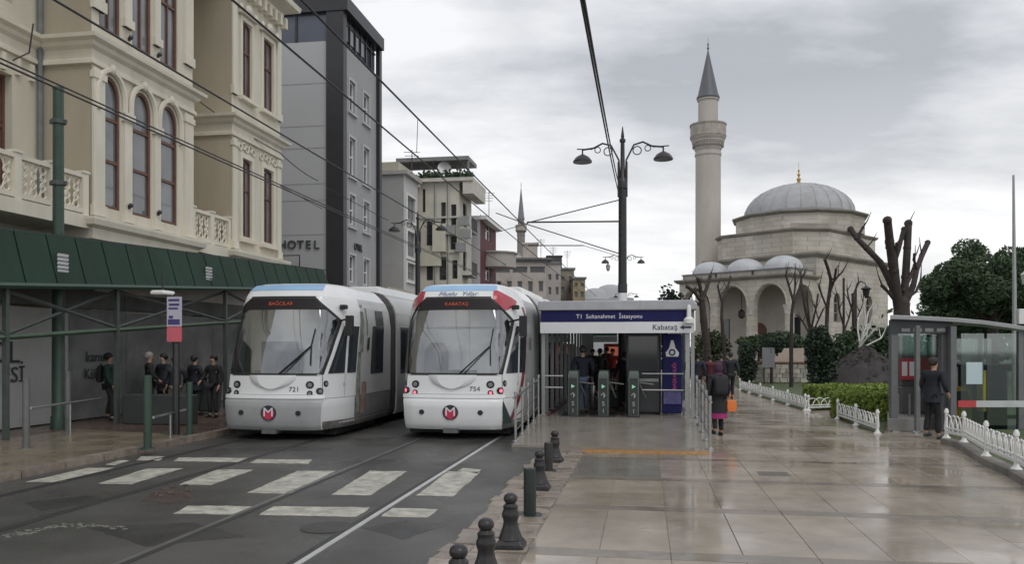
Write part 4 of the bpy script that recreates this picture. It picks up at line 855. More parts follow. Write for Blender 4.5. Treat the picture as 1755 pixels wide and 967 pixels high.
def make_tram(tc, s0, label, red, number, dest, bump_m, side_m, low_m):
    o, _ = street_thing('tram', label, 'tram', tc, s0, 0.0)
    low = [.22,.28,.34,.5,.7,.84,.87,.90,.94,.98,1.1,1.25,1.42]
    q = MB(); q.cur = 0; tpanel(q, [.90,.94,.98,1.1,1.25,1.42], -2, 2, 0, 28); q.cur = 1; tpanel(q, [.22,.28,.34,.5,.7,.84,.87,.90], -1.05, 1.05, .03, 16)
    q.cur = 0; tpanel(q, [.22,.28,.34,.5,.7,.84,.90], 1.05, 2, 0, 8); tpanel(q, [.22,.28,.34,.5,.7,.84,.90], -2, -1.05, 0, 8)
    q.build('nose', [tramw_m, bump_m], o, True, ang=50)
    q = MB(); tpanel(q, [.905,.93,.985], -1.06, 1.06, .055, 16); q.loft([[tsurf(-1.06+2.12*i/16, .985, d) for i in range(17)] for d in (.055,-.05)], caps=False, closed=False); q.loft([[tsurf(-1.06+2.12*i/16, .905, d) for i in range(17)] for d in (.055,-.05)], caps=False, closed=False); q.build('bumper_ledge', tramw_m, o, True)
    for sg in (1, -1): q = MB(); tpanel(q, ZF, [(z, sg*p) for z, p in WSR], sg*2, 0, 10); q.build('cab_shell', tramw_m, o, True, ang=50)
    for sg in (1, -1):
        q = MB(); q.cur = 1; tpanel(q, [.22,.28,.34,.6,.9], sg*2, sg*PE, 0, 4); q.cur = 0; tpanel(q, [.9,1.42,2.0,2.5,2.9,3.1,3.15], sg*2, sg*PE, 0, 4)
        q.build('side_panel', [side_m, low_m], o, True, ang=50)
    q = MB(); zr2 = [3.15,3.22,3.30,3.36,3.42,3.45,3.48]; tpanel(q, zr2, -PE, PE, 0, 44)
    q.poly([tsurf(-PE + 2*PE*i/44, 3.48) for i in range(45)]); q.build('roof', tramw_m, o, True, ang=50)
    q = MB(); tpanel(q, [3.30,3.36,3.42,3.45], -.98, .98, .008, 14); q.build('roof_band', blue_m, o, True)
    # windscreen with the cab behind it
    q = MB(); tpanel(q, ZF[:-1] + [3.12], WSL, WSR, -.01, 22); q.build('windscreen', winds_m, o, True)
    q = MB(); tpanel(q, [2.86,2.93,3.0,3.06,3.13], [(2.62,-1.36),(2.9,-1.05),(3.13,-.82)], [(2.62,1.36),(2.9,1.05),(3.13,.82)], .003, 18); q.build('display_panel', mat('display_black', (.02,.016,.017), .5, .1, spec=.25), o, True)
    y = lerp(FO, 2.98) - .012; text('destination', dest, .115, mat('led_amber', (.45,.07,.035), .5, 0, emit=.12), o, (0, y-.002, 2.985), (R(90)-.32, 0, 0), ext=.002)
    if red:
        pass
    q = MB()
    for sg in (1, -1):                                # black gasket round the glass
        tpanel(q, ZF[:-1] + [3.12], [(z, sg*(p-.05)) for z, p in WSR], [(z, sg*(p+.012)) for z, p in WSR], .006, 2)
    tpanel(q, [1.405, 1.45], -1.06, 1.06, .006, 16); tpanel(q, [3.10, 3.16], -.83, .83, .006, 14)
    q.build('gasket', rubber_m, o, True)
    q = MB(); tpanel(q, ZF[:-2], [(z, 1.0) for z in (0, 5)], [(z, p-.05) for z, p in WSR], -.03, 3); tpanel(q, ZF[:-2], [(z, -p+.05) for z, p in WSR], -1.0, -.03, 3)
    q.build('corner_tint', mat('tint_glass', (.035,.04,.045), .1, .1, spec=.8), o, True)
    q = MB(); q.box(-1.12, 1.55, .5, 1.12, 1.62, 3.08); q.build('partition', cab_m, o)
    q = MB(); q.box(-.85, 1.525, 1.45, .02, 1.545, 2.15) if not red else q.box(-.95, 1.525, 2.45, .95, 1.545, 2.5); q.build('partition_window', cabd_m, o)
    q = MB(); q.box(-.86, .42, 1.2, .86, 1.7, 1.36); q.box(-.5, .4, 1.36, .4, .8, 1.5); q.build('dashboard', mat('dash', (.14,.145,.145), .6, .1), o)
    q = MB(); sx = -.62 if red else -.15; q.loft([[(sx-.25,1.2,1.35),(sx+.25,1.2,1.35),(sx+.25,1.4,1.35),(sx-.25,1.4,1.35)], [(sx-.26,1.32,1.9),(sx+.26,1.32,1.9),(sx+.26,1.45,1.9),(sx-.26,1.45,1.9)], [(sx-.15,1.36,2.12),(sx+.15,1.36,2.12),(sx+.15,1.45,2.12),(sx-.15,1.45,2.12)]]); q.build('driver_seat', rubber_m, o, True)
    q = MB(); q.lathe([(.12,0),(.12,.05),(.05,.07)], (-.1, 1.15, 2.92), 10); q.build('cab_lamp', mat('cab_lamp', (1,.9,.65), .4, 0, emit=2.0 if not red else .5), o)
    q = MB(); q.box(-.8, .95, 3.105, .8, 1.8, 3.14); q.build('cab_ceiling', mat('cab_ceiling', (.16,.165,.165), .6, .1), o)
    seam = mat('panel_seam', (.16,.16,.165), .6, 0)
    for sg in (1, -1):                                # panel gaps and the driver door outline
        for pa, pb, z0, z1 in ((1.045,1.058,.93,1.40),(1.985,1.995,.30,3.05),(1.58,1.588,.93,1.43)):
            q = MB(); tpanel(q, zr_(z0,z1,5), sg*pa, sg*pb, .004, 1); q.build('panel_seam', seam, o)
        q = MB(); tpanel(q, [.895,.905], sg*1.06, sg*PE, .004, 10); q.build('panel_seam', seam, o)
    q = MB(); tpanel(q, [1.395,1.402], -1.0, 1.0, .004, 12); q.build('panel_seam', seam, o)
    q = MB(); tpanel(q, [.985,.992], -1.05, 1.05, .006, 12); q.build('panel_seam', seam, o)
    for sg in (1, -1): q = MB(); tpanel(q, [.22,.26,.31,.40], sg*1.1, sg*PE, .0045, 10); q.build('skirt_grime', mat('skirt_grime', (.17,.16,.15), .7, .5, 4), o, True)
    # wiper
    q = MB(); b0 = tsurf(.15, 1.44, .03); b1 = tsurf(.80, 2.05, .035); q.tube([b0, b1], .014, 5); q.tube([b0+Vector((.10,0,0)), b1+Vector((.0,0,-.02))], .010, 5); q.tube([tsurf(.80,1.62,.03), b1, tsurf(.86,2.42,.03)], .016, 5); q.build('wiper', rubber_m, o, True)
    # lamps in the nose
    for sg in (1, -1):
        for x, z, r, kind in ((.80,1.20,.085,0),(.80,1.0+.02,.06,1),(1.0,1.065,.075,2),(1.12,1.22,.07,0)):
            c = tsurf(sg*x, z, .0); n = (tsurf(sg*x, z, .1) - c).normalized(); q = MB(); q.tube([c - n*.03, c + n*.012], r, 14); q.tube([c + n*.0121, c + n*.02], r*.62, 12)
            lit = red and kind in (1, 2)
            hl = q.build('headlight', mat('lamp_black', (.02,.02,.022), .25, .1), o)
            q = MB(); q.tube([c + n*.02, c + n*.026], r*.55, 12); q.build('lens', mat('tail_lens', (.95,.16,.22), .3, 0, emit=.9) if lit else mat('lamp_lens', (.22,.23,.24), .12, .1), hl)
        c = tsurf(sg*.62, .60, .03); q = MB(); q.tube([c, c+Vector((0,-.02,0))], .055, 12); q.build('tow_eye_cover', rubber_m, o)
    for i, s in enumerate((number,)):
        c = tsurf(.48, 1.10, .008); text('fleet_number', s, .15, ink_m, o, c, (R(86), 0, .13), ext=.001)
    # emblem on the bumper: white M over red on a dark roundel
    c = tsurf(0, .60, .035); q = MB(); q.tube([c+Vector((0,.01,0)), c+Vector((0,-.008,0))], .165, 20); em = q.build('emblem', mat('emblem_dark', (.03,.03,.05), .4, 0), o)
    q = MB(); pts = [(-.10,.06),(.10,.06),(.13,0),(.10,-.09),(0,-.155),(-.10,-.09),(-.13,0)]; q.extr([c+Vector((x,-.009,z)) for x, z in pts], (0,-.004,0)); q.build('emblem_red', mat('emblem_red', (.55,.03,.08), .4, 0), em)
    text('emblem_letter', 'M', .27, signw_m, em, c+Vector((0,-.016,.01)), (R(90),0,0), ext=.002, sx=1.15)
    q = MB(); q.loft([[tsurf(x*k, z, d) for x, z in [(.52*math.cos(a), 1.41 - .30*math.sin(a)) for a in [math.pi*i/14 for i in range(15)]]] for k, d in ((1,.004),(.94,.03),(.6,.05))], caps=False, closed=False)
    q.add([tsurf(x*.6, z, .05) for x, z in [(.52*math.cos(a), 1.41 - .30*math.sin(a)) for a in [math.pi*i/14 for i in range(15)]]], [tuple(range(15))]); q.build('nose_fairing', tramw_m, o, True, ang=60)
    # side glazing, mirror
    for sg in (1, -1):
        q = MB(); tpanel(q, zr_(1.44,2.5,6), [(z, sg*p) for z, p in PIL], sg*1.56, .012, 5); q.build('quarter_window', panedk_m, o, True)
        q = MB(); tpanel(q, zr_(1.44,2.5,3), sg*1.63, sg*1.93, .012, 5); q.build('side_window', panedk_m, o, True)
        if sg < 0: continue
        a = tsurf(sg*1.38, 2.62, .0); b = tsurf(sg*1.38, 2.66, .22); q = MB(); q.tube([a, b], .025, 6); q.cbox(b + Vector((sg*.02,0,-.16)), .16, .12, .46); q.build('mirror', rubber_m, o, bevel=.02)
        q = MB(); q.cbox(tsurf(sg*1.40, 2.93, .07), .14, .16, .10); q.build('camera', rubber_m, o, bevel=.02)
        q = MB(); tpanel(q, [1.95,2.1,2.25], sg*2.06, sg*2.075, .03, 2); q.build('door_button', rubber_m, o)
    if red:
        for sg in (1, -1):
            q = MB(); tpanel(q, zr_(2.86,3.30,6), [(2.86, sg*1.12),(3.12, sg*.86),(3.30, sg*.90)], [(2.86, sg*1.20),(3.05, sg*1.62),(3.16, sg*1.42),(3.30, sg*1.0)], .012, 6); q.build('corner_flash', red_m, o, True)
            q = MB(); tpanel(q, [.40,.6,.8,1.0,1.4,1.8,2.3,2.7,2.95], [(.40,sg*1.30),(.7,sg*1.48),(1.0,sg*1.62),(1.4,sg*1.77),(2.0,sg*1.92),(2.6,sg*1.93),(2.95,sg*1.72)], [(.40,sg*1.42),(.7,sg*1.62),(1.0,sg*1.78),(1.4,sg*1.92),(2.0,sg*2.0),(2.6,sg*1.98),(2.95,sg*1.82)], .013, 3); q.build('swoosh', mat('swoosh_red', (.22,.02,.035), .3, .1, coat=.4), o, True)
            q = MB(); tpanel(q, [.34,.5,.7,.86], [(.34,sg*1.12),(.86,sg*1.06)], [(.34,sg*1.40),(.5,sg*1.30),(.86,sg*1.07)], .014, 4); q.build('corner_patch', mat('patch_green', (.02,.05,.05), .4, .1), o, True)
            q = MB(); tpanel(q, zr_(1.44,2.75,6), sg*1.70, sg*1.93, .016, 5); q.build('tall_window', panedk_m, o, True)
        y = lerp(FO, 3.22); text('roof_lettering', 'Mutlu  Yıllar', .17, mat('script_blue', (.10,.14,.25), .5, .1), o, (.0, y-.014, 3.225), (R(90)-.62, 0, 0), ext=.001, shear=.35)
    else:
        q = MB(); tpanel(q, zr_(1.38,2.53,3), 2.10, 2.20, .014, 3); q.build('side_window', panedk_m, o, True)
        q = MB(); tpanel(q, zr_(2.55,2.92,2), 2.13, 2.20, .014, 3); q.build('top_light', panedk_m, o, True)
        for z0, z1, a, b, d in ((1.9,3.02,2.0,2.035,.008),(2.3,2.95,2.045,2.062,.009),(.5,1.9,1.995,2.03,.008)):
            q = MB(); tpanel(q, zr_(z0,z1,5), [(z0,a+.01),(z1,a-.006)], [(z0,b),(z1,b-.012)], d, 3); q.build('leaf_print', mat('advert_leaf', (.15,.16,.12), .45, .5, 5, col2=(.30,.31,.29)), o, True)
        q = MB(); tpanel(q, zr_(.45,1.2,4), 2.035, 2.07, .009, 3); q.build('advert_flower', mat('advert_flower', (.26,.16,.13), .45, .5, 6, col2=(.30,.30,.29)), o, True)
    for sg in (1, -1): c = tsurf(sg*1.55, 1.18, .01); text('crest', '▲' if False else 'I', .12, mat('crest_grey', (.25,.25,.27), .5, 0), o, c, (R(90),0,sg*1.15), ext=.001)
    # following modules and bellows
    yE = tsurf(PE, 1).y; prof = lambda y, k=1: [(lerp(WS,z)*sg*k, y, z) for sg, zs in ((1, [.22,.34,.9,2.5,2.9,3.1,3.3,3.42,3.48]), (-1, [3.48,3.42,3.3,3.1,2.9,2.5,.9,.34,.22])) for z in zs]
    y = yE
    for k, ln in enumerate((5.6, 3.4, 5.6, 4.6)):
        q = MB(); rings = []
        for i in range(7): rings.append(prof(y + .62*i/6, .93 if i % 2 else .97))
        q.loft(rings, caps=False); q.build('bellows', mat('bellows', (.05,.045,.045), .7, .3, 8), o); y += .62
        q = MB(); q.loft([prof(y), prof(y+ln)]); md = q.build('module', side_m, o, True, ang=25)
        for sg in (1,-1):
            n = 3 if ln > 4 else 2
            for i in range(n): a = y+.3+i*(ln-.5)/n; q = MB(); q.box(sg*1.315, a, 1.3, sg*1.334, a+(ln-.5)/n-.25, 2.55); q.build('window', panedk_m, md)
        q = MB(); q.loft([[(x*.98, y+a, 3.40+z*1.0) for x, z in ((-.85,0),(.85,0),(.75,.28),(-.75,.28))] for a in (.3, ln-.3)]); q.build('roof_box', tramw_m, md, bevel=.04)
        y += ln
    q = MB(); q.box(-.95, .55, .12, .95, y-.5, .24); q.box(-1.1,.9,.06,1.1,3.6,.23); q.build('underframe', undr_m, o)
    q = MB(); q.cbox((0,.12,.20), .3, .3, .1); q.build('coupler', mat('coupler_grey', (.12,.12,.12), .6, .2), o)
    for yy in (1.5, 2.9):
        for sg in (1,-1): q = MB(); q.tube([(sg*.70,yy,.31),(sg*.86,yy,.31)], .30, 16); q.build('wheel', mat('wheel_steel', (.05,.045,.04), .6, .2), o, True)
    o.scale = (1.09, 1, 1.025)
    return o
adside = mat('tram_side_advert', (.40,.41,.40), .32, .16, .8, col2=(.48,.48,.475), coat=.3)
make_tram(-8.19, 16.95, 'left white tram with a grey bumper and number 721, windscreen facing the crossing', False, '721', 'BAĞCILAR', tramg_m, adside, mat('tram_low_grey', (.20,.20,.205), .4, .15))
make_tram(-4.27, 17.75, 'right white tram with red roof corners, red tail lamps and number 754, beside the shelter', True, '754', 'KABATAŞ', tramw_m, trams_m, trams_m)

# ------------------------------------------------------------------ tram stop shelter
SH = S1 + .35
sh, so_ = street_thing('tram_shelter', 'steel tram stop shelter with a navy name board across its front', 'shelter', PT0+.1, SH, PZ)
za, zb_ = 3.02, 3.24                                    # roof edge
def shp(name, b, m, sm=False, bv=0): return b.build(name, m, sh, sm, off=so_, bevel=bv)
xl, xr = PT0+.02, PT1-.02
q = MB(); q.loft([[(xl,SH-.25,za-.02),(xr,SH-.25,za-.02),(xr,SH-.25,zb_-.08),(xr-.1,SH-.25,zb_),(xl,SH-.25,zb_)], [(xl,SH+24,za-.02),(xr,SH+24,za-.02),(xr,SH+24,zb_-.08),(xr-.1,SH+24,zb_),(xl,SH+24,zb_)]]); shp('roof', q, mat('roof_alu', (.40,.405,.43), .35, .12, 3, metal=.4), bv=.02)
for f in (.33, .65): q = MB(); x = xl + (xr-xl)*f; q.box(x-.015, SH-.262, za, x+.015, SH-.25, zb_+.005); shp('roof_joint', q, steel_m)
q = MB(); q.box(xl+.08, SH-.2, 2.71, xr-.12, SH-.12, 2.99); shp('name_board', q, navy_m)
q = MB(); q.box(xl+.06, SH-.22, 2.42, xr-.08, SH-.12, 2.70); shp('direction_board', q, signw_m)
nb_ = sh
text('board_lettering', 'T1  Sultanahmet  İstasyonu', .15, mat('letter_white', (.75,.75,.8), .5, 0), sh, (xl+.08+(xr-xl)*.435-so_[0], -.205, 2.84-PZ), (R(90),0,0), ext=.003)
text('board_lettering', 'Kabataş', .19, mat('letter_navy', (.03,.03,.10), .5, 0), sh, (xr-.78-so_[0], -.225, 2.56-PZ), (R(90),0,0), ext=.003)
q = MB(); z = 2.56; x = xr-.30; q.extr([(x-.12,SH-.222,z),(x-.02,SH-.222,z+.06),(x-.02,SH-.222,z-.06)], (0,-.006,0)); q.box(x-.02,SH-.228,z-.022,x+.16,SH-.222,z+.022); shp('arrow', q, MATS['letter_navy'])
q = MB(); q.lathe([(.13,0),(.13,.1),(.06,.16),(.05,.42),(.02,.46)], (xr-.2, SH-.3, 2.66), 12); shp('beacon', q, white_m, True)
for t, s in [(xl+.12, SH), (xr-.22, SH), (xr-.06, SH+.6)] + [(xl+.1, SH+.9+1.3*i) for i in range(16)] + [(xr-.1, SH+2+2.6*i) for i in range(8)]:
    q = MB(); q.box(t-.045, s-.045, PZ, t+.045, s+.045, za-.02); q.box(t-.09, s-.09, PZ, t+.09, s+.09, PZ+.03); shp('post', q, alu_m)
for i in range(15):
    s = SH+.9+1.3*i; q = MB(); q.box(xl+.09, s+.06, PZ+.15, xl+.10, s+1.24, za-.3); shp('glass_panel', q, clear_m)
for i in range(6):
    s = SH+2+2.6*i; q = MB(); q.box(xr-.105, s+.06, PZ+.15, xr-.095, s+2.54, za-.3); shp('glass_panel', q, clear_m)
for z in (1.02, .72): q = MB(); q.tube([(xl+.16,SH+.05,PZ+z),(xl+.62,SH+.05,PZ+z)], .022, 6); shp('barrier_bar', q, steel_m, True)
for z in (1.08, .66): q = MB(); q.tube([(xr-1.35,SH+.35,PZ+z),(xr-.3,SH+.35,PZ+z)], .02, 6); shp('barrier_bar', q, steel_m, True)
# booth and navy information column inside
bt, bo = street_thing('ticket_booth', 'dark ticket booth standing inside the shelter behind the turnstiles', 'booth', xr-1.35, SH+1.2, PZ)
q = MB(); q.box(xr-1.78, SH+1.0, PZ, xr-.85, SH+2.9, PZ+2.15); q.build('cabin', mat('booth_grey', (.055,.058,.066), .3, .15), bt, off=bo, bevel=.05)
q = MB(); q.box(xr-1.70, SH+.975, PZ+.95, xr-.95, SH+.998, PZ+2.05); q.build('window', panedk_m, bt, off=bo)
q = MB(); q.box(xr-1.72, SH+.96, PZ+.85, xr-.92, SH+.999, PZ+.93); q.build('sill', alu_m, bt, off=bo)
nv, no = street_thing('information_column', 'navy information column with a pale emblem and pink lettering', 'sign', xr-.6, SH+.75, PZ)
q = MB(); q.box(xr-.83, SH+.5, PZ+.05, xr-.33, SH+1.0, PZ+2.1); q.build('body', navy_m, nv, off=no, bevel=.03)
q = MB(); c = (xr-.58, SH+.49, PZ+1.68); q.extr([(c[0]+x, c[1], c[2]+z) for x, z in ((-.15,-.16),(.15,-.16),(.17,-.06),(.08,.06),(.03,.26),(-.03,.26),(-.08,.06),(-.17,-.06))], (0,.02,0)); eb = q.build('emblem', signw_m, nv, off=no)
q = MB(); q.torus((c[0], c[1]-.012, c[2]-.05), .07, .018, 'y', 14, 5); q.build('emblem_ring', navy_m, eb, off=no)
text('lettering', 'BAŞKANLIĞI', .12, mat('sign_pink', (.6,.08,.25), .5, 0), nv, (xr-.52-no[0], SH+.49-no[1], 1.02), (R(90), R(-90), 0), ext=.004)
q = MB(); q.box(xr-.8, SH+.478, PZ+.3, xr-.36, SH+.499, PZ+.62); q.build('map_panel', mat('map_violet', (.10,.09,.24), .4, .4, 6), nv, off=no)
# turnstiles
gl = ('left turnstile of the three, nearest the tram side', 'middle turnstile of the three, beside the walking man', 'right turnstile of the three, in front of the dark booth')
for u, lb in zip((982, 1034, 1086), gl):
    t = t_of(u, S1+.15); o, oo = street_thing('turnstile', lb, 'turnstile', t, S1+.15, PZ, 'turnstiles across the platform entrance')
    q = MB(); q.box(t-.13, S1+.15, PZ, t+.13, S1+1.2, PZ+1.06); q.loft([[(t-.13,S1+.15,PZ+1.061),(t+.13,S1+.15,PZ+1.061),(t+.13,S1+1.2,PZ+1.061),(t-.13,S1+1.2,PZ+1.061)], [(t-.11,S1+.25,PZ+1.16),(t+.11,S1+.25,PZ+1.16),(t+.11,S1+1.1,PZ+1.16),(t-.11,S1+1.1,PZ+1.16)]]); q.build('cabinet', mat('turnstile_green', (.10,.125,.11), .35, .15, 3), o, off=oo, bevel=.015)
    q = MB(); q.box(t-.10, S1+.135, PZ+.06, t+.10, S1+.149, PZ+.98); q.build('front_plate', mat('plate_dark', (.03,.036,.033), .3, .1), o, off=oo)
    q = MB(); q.box(t-.3 if u < 1080 else t-.15, S1+.05, PZ+.001, t+.3 if u < 1080 else t+.15, S1+1.3, PZ+.035); q.build('base_plate', iron_m, o, off=oo)
    text('pictogram', '↑', .2, mat('picto', (.42,.46,.44), .5, 0), o, (0, -.022, .53), (R(90),0,0), ext=.003); text('pictogram', 'S', .16, MATS['picto'], o, (0, -.022, .33), (R(90),0,0), ext=.003); text('pictogram', 'I', .15, MATS['picto'], o, (0, -.022, .15), (R(90),0,0), ext=.003)
    q = MB(); q.extr([(t-.04,S1+.134,PZ+.72),(t+.05,S1+.134,PZ+.77),(t-.04,S1+.134,PZ+.82)], (0,-.005,0)); q.build('arrow', mat('arrow_green', (.25,.6,.4), .4, 0, emit=.25), o, off=oo)
    q = MB(); q.tube([(t+.13,S1+.7,PZ+.85),(t+.5,S1+.72,PZ+.80)], .022, 6); q.tube([(t+.13,S1+.7,PZ+.83),(t+.3,S1+.75,PZ+.45)], .022, 6); q.build('arm', galv_m, o, True, off=oo)
# ramp hand rails
def ramp_rail(label, t, sa, sb, n):
    o, oo = street_thing('ramp_railing', label, 'railing', t, sa, .05, 'steel railings beside the platform ramp')
    zr = lambda s: .052 + max(0, min(1, (s-S0)/(S1-S0)))*(PZ-.052)
    for i in range(n):
        s = sa + (sb-sa)*i/(n-1); q = MB(); q.tube([(t,s,zr(s)),(t,s,zr(s)+1.0)], .028, 8); q.lathe([(.07,0),(.07,.03),(.03,.05)], (t,s,zr(s)), 10); q.tube([(t,s,zr(s)+.98),(t,s,zr(s)+1.06)], .036, 8); q.build('post', steel_m, o, True, off=oo)
    for h in (.95, .55, .25):
        q = MB(); q.tube([(t,sa-.25 if h > .9 else sa,zr(sa)+h),(t,sa,zr(sa)+h),(t,sb,zr(sb)+h)], .026 if h > .9 else .017, 7); q.build('rail', steel_m, o, True, off=oo)
ramp_rail('steel railing along the left edge of the platform ramp, beside the tram', PT0+.04, S0+.25, S1+.1, 5)
ramp_rail('steel railing along the right edge of the platform ramp, beside the walking woman', PT1-.03, S0-.2, S1+.1, 5)

# ------------------------------------------------------------------ bollards and posts
bp = gp(875, 941, .05)
def bollard(label, p, m, h=.56):
    o = thing('iron_bollard', label, 'bollard', p, -TH, 'ornamental iron bollards along the plaza edge')
    q = MB(); q.box(-.145,-.145,0,.145,.145,.05); q.loft([[(-.14,-.14,.051),(.14,-.14,.051),(.14,.14,.051),(-.14,.14,.051)], [(-.11,-.11,.10),(.11,-.11,.10),(.11,.11,.10),(-.11,.11,.10)]]); q.build('base', m, o, bevel=.008)
    q = MB(); q.lathe([(.125,.101),(.11,.14),(.082,.22),(.072,.27),(.078,.30),(.088,.33),(.086,.36),(.072,.395),(.075,.415),(.078,.43),(.062,.445),(.05,.46)], n=16); q.build('shaft', m, o, True)
    q = MB(); q.ball((0,0,.505), .072, .072, .06, 14, 8); q.build('ball_cap', m, o, True)
    return o
b0_ = bollard('full ornamental iron bollard nearest on the right, with its square base beside the tile edge', bp, iron_m)
for lb, u, v in (('second ornamental iron bollard from the bottom edge of the view', 833, 1000), ('lowest ornamental iron bollard, only its round cap showing', 786, 1062),
             ('ornamental iron bollard standing right behind the plain green post', 925, 840), ('farthest ornamental iron bollard, last of the row towards the ramp', 951, 793)):
    copy_thing(b0_, gp(u, v, .05), -TH, lb)
def plain_post(label, p, h, r, m, group=None, plate=True, name='steel_post'):
    o = thing(name, label, 'post', p, -TH, group)
    q = MB(); q.lathe([(r,0),(r,h-.03),(r*.94,h-.005),(r*.8,h)], n=16); q.build('shaft', m, o, True)
    if plate: q = MB(); q.lathe([(r*2.0,-.0),(r*2.0,.012),(r*1.9,.018),(r*1.02,.02)], n=16); q.build('base_plate', m, o)
    return o
plain_post('plain dark green round post with a flat base plate between the bollards', gp(908, 884, .05), .575, .076, mat('post_green', (.013,.024,.02), .35, .2, 6), 'plain round posts among the bollards')
plain_post('short dark post in front of the farthest bollard', gp(940, 808, .05), .47, .07, iron_m, 'plain round posts among the bollards')
pg = 'tall grey posts on the left pavement'
for lb, u, v, h, r, m in (('tall grey post nearest the left edge of the view, on the pavement', 45, 770, 1.36, .065, galv_m), ('tall grey post in front of the hoarding, right of the green pole', 116, 742, 1.40, .065, galv_m),
                    ('dark green post on the left kerb, nearest the crossing', 253, 770, 1.42, .075, greenm_m), ('dark green post on the left kerb, closest to the left tram', 325, 746, 1.18, .065, greenm_m)):
    plain_post(lb, gp(u, v, .11), h, r, m, pg, name='tall_post')
for lb, a, b in (('steel guard rail between the grey posts in front of the hoarding', (52, 700), (175, 683)), ('low white guard rail between the green kerb posts', (263, 716), (318, 703))):
    pa_, pb_ = at(a[0], a[1], gp(a[0], 765, .11).y if a[0] < 200 else 17.0), at(b[0], b[1], 20.3 if a[0] < 200 else 19)
    q = MB(); q.tube([pa_, pb_], .03, 7); m_ = (pa_+pb_)/2; q.tube([m_, (m_.x, m_.y, .11)], .025, 6); tag(q.build('guard_rail', steel_m, None, True), lb, 'rail', 'guard rails on the left pavement')
p = gp(302, 746, .11); sg_ = thing('stop_sign', 'tram stop sign with violet and white panels over a pink one, on a dark post', 'sign', p, -TH)
q = MB(); q.lathe([(.075,0),(.075,2.3),(.05,2.35),(.05,3.15)], n=12); q.build('post', iron_m, sg_, True)
q = MB(); q.box(-.17,-.09,2.42,.17,-.05,3.08); q.build('panel', mat('panel_white', (.50,.48,.56), .5, .1), sg_)
for z0, z1, x0, x1 in ((2.98,3.03,-.13,.13),(2.88,2.93,-.12,.13),(2.80,2.84,-.13,.10),(2.46,2.58,-.14,.14),(2.60,2.66,-.12,-.02)): q = MB(); q.box(x0,-.097,z0,x1,-.091,z1); q.build('print', mat('print_violet', (.07,.05,.20), .4, .1), sg_)
q = MB(); q.box(-.17,-.09,2.08,.17,-.05,2.41); q.build('panel', mat('panel_pink', (.62,.13,.17), .5, .1), sg_)
p2 = at(279, 502, 20.2); cl = thing('street_light', 'white rounded lamp hanging under the canopy edge near the stop sign', 'lamp', p2, -TH); q = MB(); q.loft([[(-.2*k,y,z) for k, z in ((1,-.06),(-1,-.06),(-.9,.05),(.9,.05))] for y in (-.25,.25)]); q.build('housing', mat('lamp_white', (.8,.8,.78), .4, .05), cl, bevel=.04); q = MB(); q.tube([(0,0,.05),(0,0,.45)], .02, 6); q.build('bracket', iron_m, cl)
p = gp(350, 709, .11); bn = thing('litter_container', 'dark grey container with rounded lid by the waiting people', 'container', p, -TH)
q = MB(); q.loft([[(-.36,-.3,.08),(.36,-.3,.08),(.36,.3,.08),(-.36,.3,.08)], [(-.42,-.34,1.05),(.42,-.34,1.05),(.42,.34,1.05),(-.42,.34,1.05)]]); q.build('body', mat('container_grey', (.075,.085,.09), .5, .15), bn, bevel=.04)
q = MB(); q.loft([[(-.42*k,-.34*k,z),(.42*k,-.34*k,z),(.42*k,.34*k,z),(-.42*k,.34*k,z)] for k, z in ((1.03,1.055),(.98,1.15),(.75,1.22))]); q.build('lid', galv_m, bn, bevel=.03)
p = gp(136, 744, .11); bn = thing('stone_plinth', 'low dark box standing against the hoarding left of the man in green', 'box', (p.x, p.y+2.2, .11), -TH); q = MB(); q.box(-.1,0,0,1.7,.5,.75); q.build('body', mat('dark_box', (.05,.055,.055), .5, .2), bn, bevel=.03)
# ------------------------------------------------------------------ garden: ground, fences, hedges, trees
def wpoly(name, pts, z, m, kind='structure'):
    q = MB(); q.poly([(x, y, z) for x, y in pts]); return tag(q.build(name, m), kind=kind)
A1, A2 = gp(1268, 669, .05), gp(1380, 705, .05)
B1_, B2_ = gp(1436, 719, .05), gp(1504, 744, .05)
FR = [gp(1622, 752, .16), gp(1652, 759, .16), gp(1690, 783, .16), gp(1742, 806, .16), gp(1800, 838, .16)]
gard = [(A1.x, A1.y), (A2.x, A2.y), (gp(1450,700,.05).x, gp(1450,700,.05).y), (B1_.x, B1_.y), (B2_.x, B2_.y), (B2_.x+.3, B2_.y+.3), (11, 24), (40, 24), (60, 66), (16.5, 66), (13.3, 50)]
wpoly('garden_soil', gard, .07, grass_m)
wpoly('mosque_yard', [(15, 66.01), (60, 66.01), (60, 110), (10, 110), (10, 66.01)], .9, stoned_m)
q = MB(); pts = [(p.x, p.y, .16) for p in FR] + [(16, 12, .16), (16, 19.0, .16), (FR[0].x+1.2, 18.9, .16)]; q.slab(pts, .2); tag(q.build('raised_bed', grass_m), kind='structure')
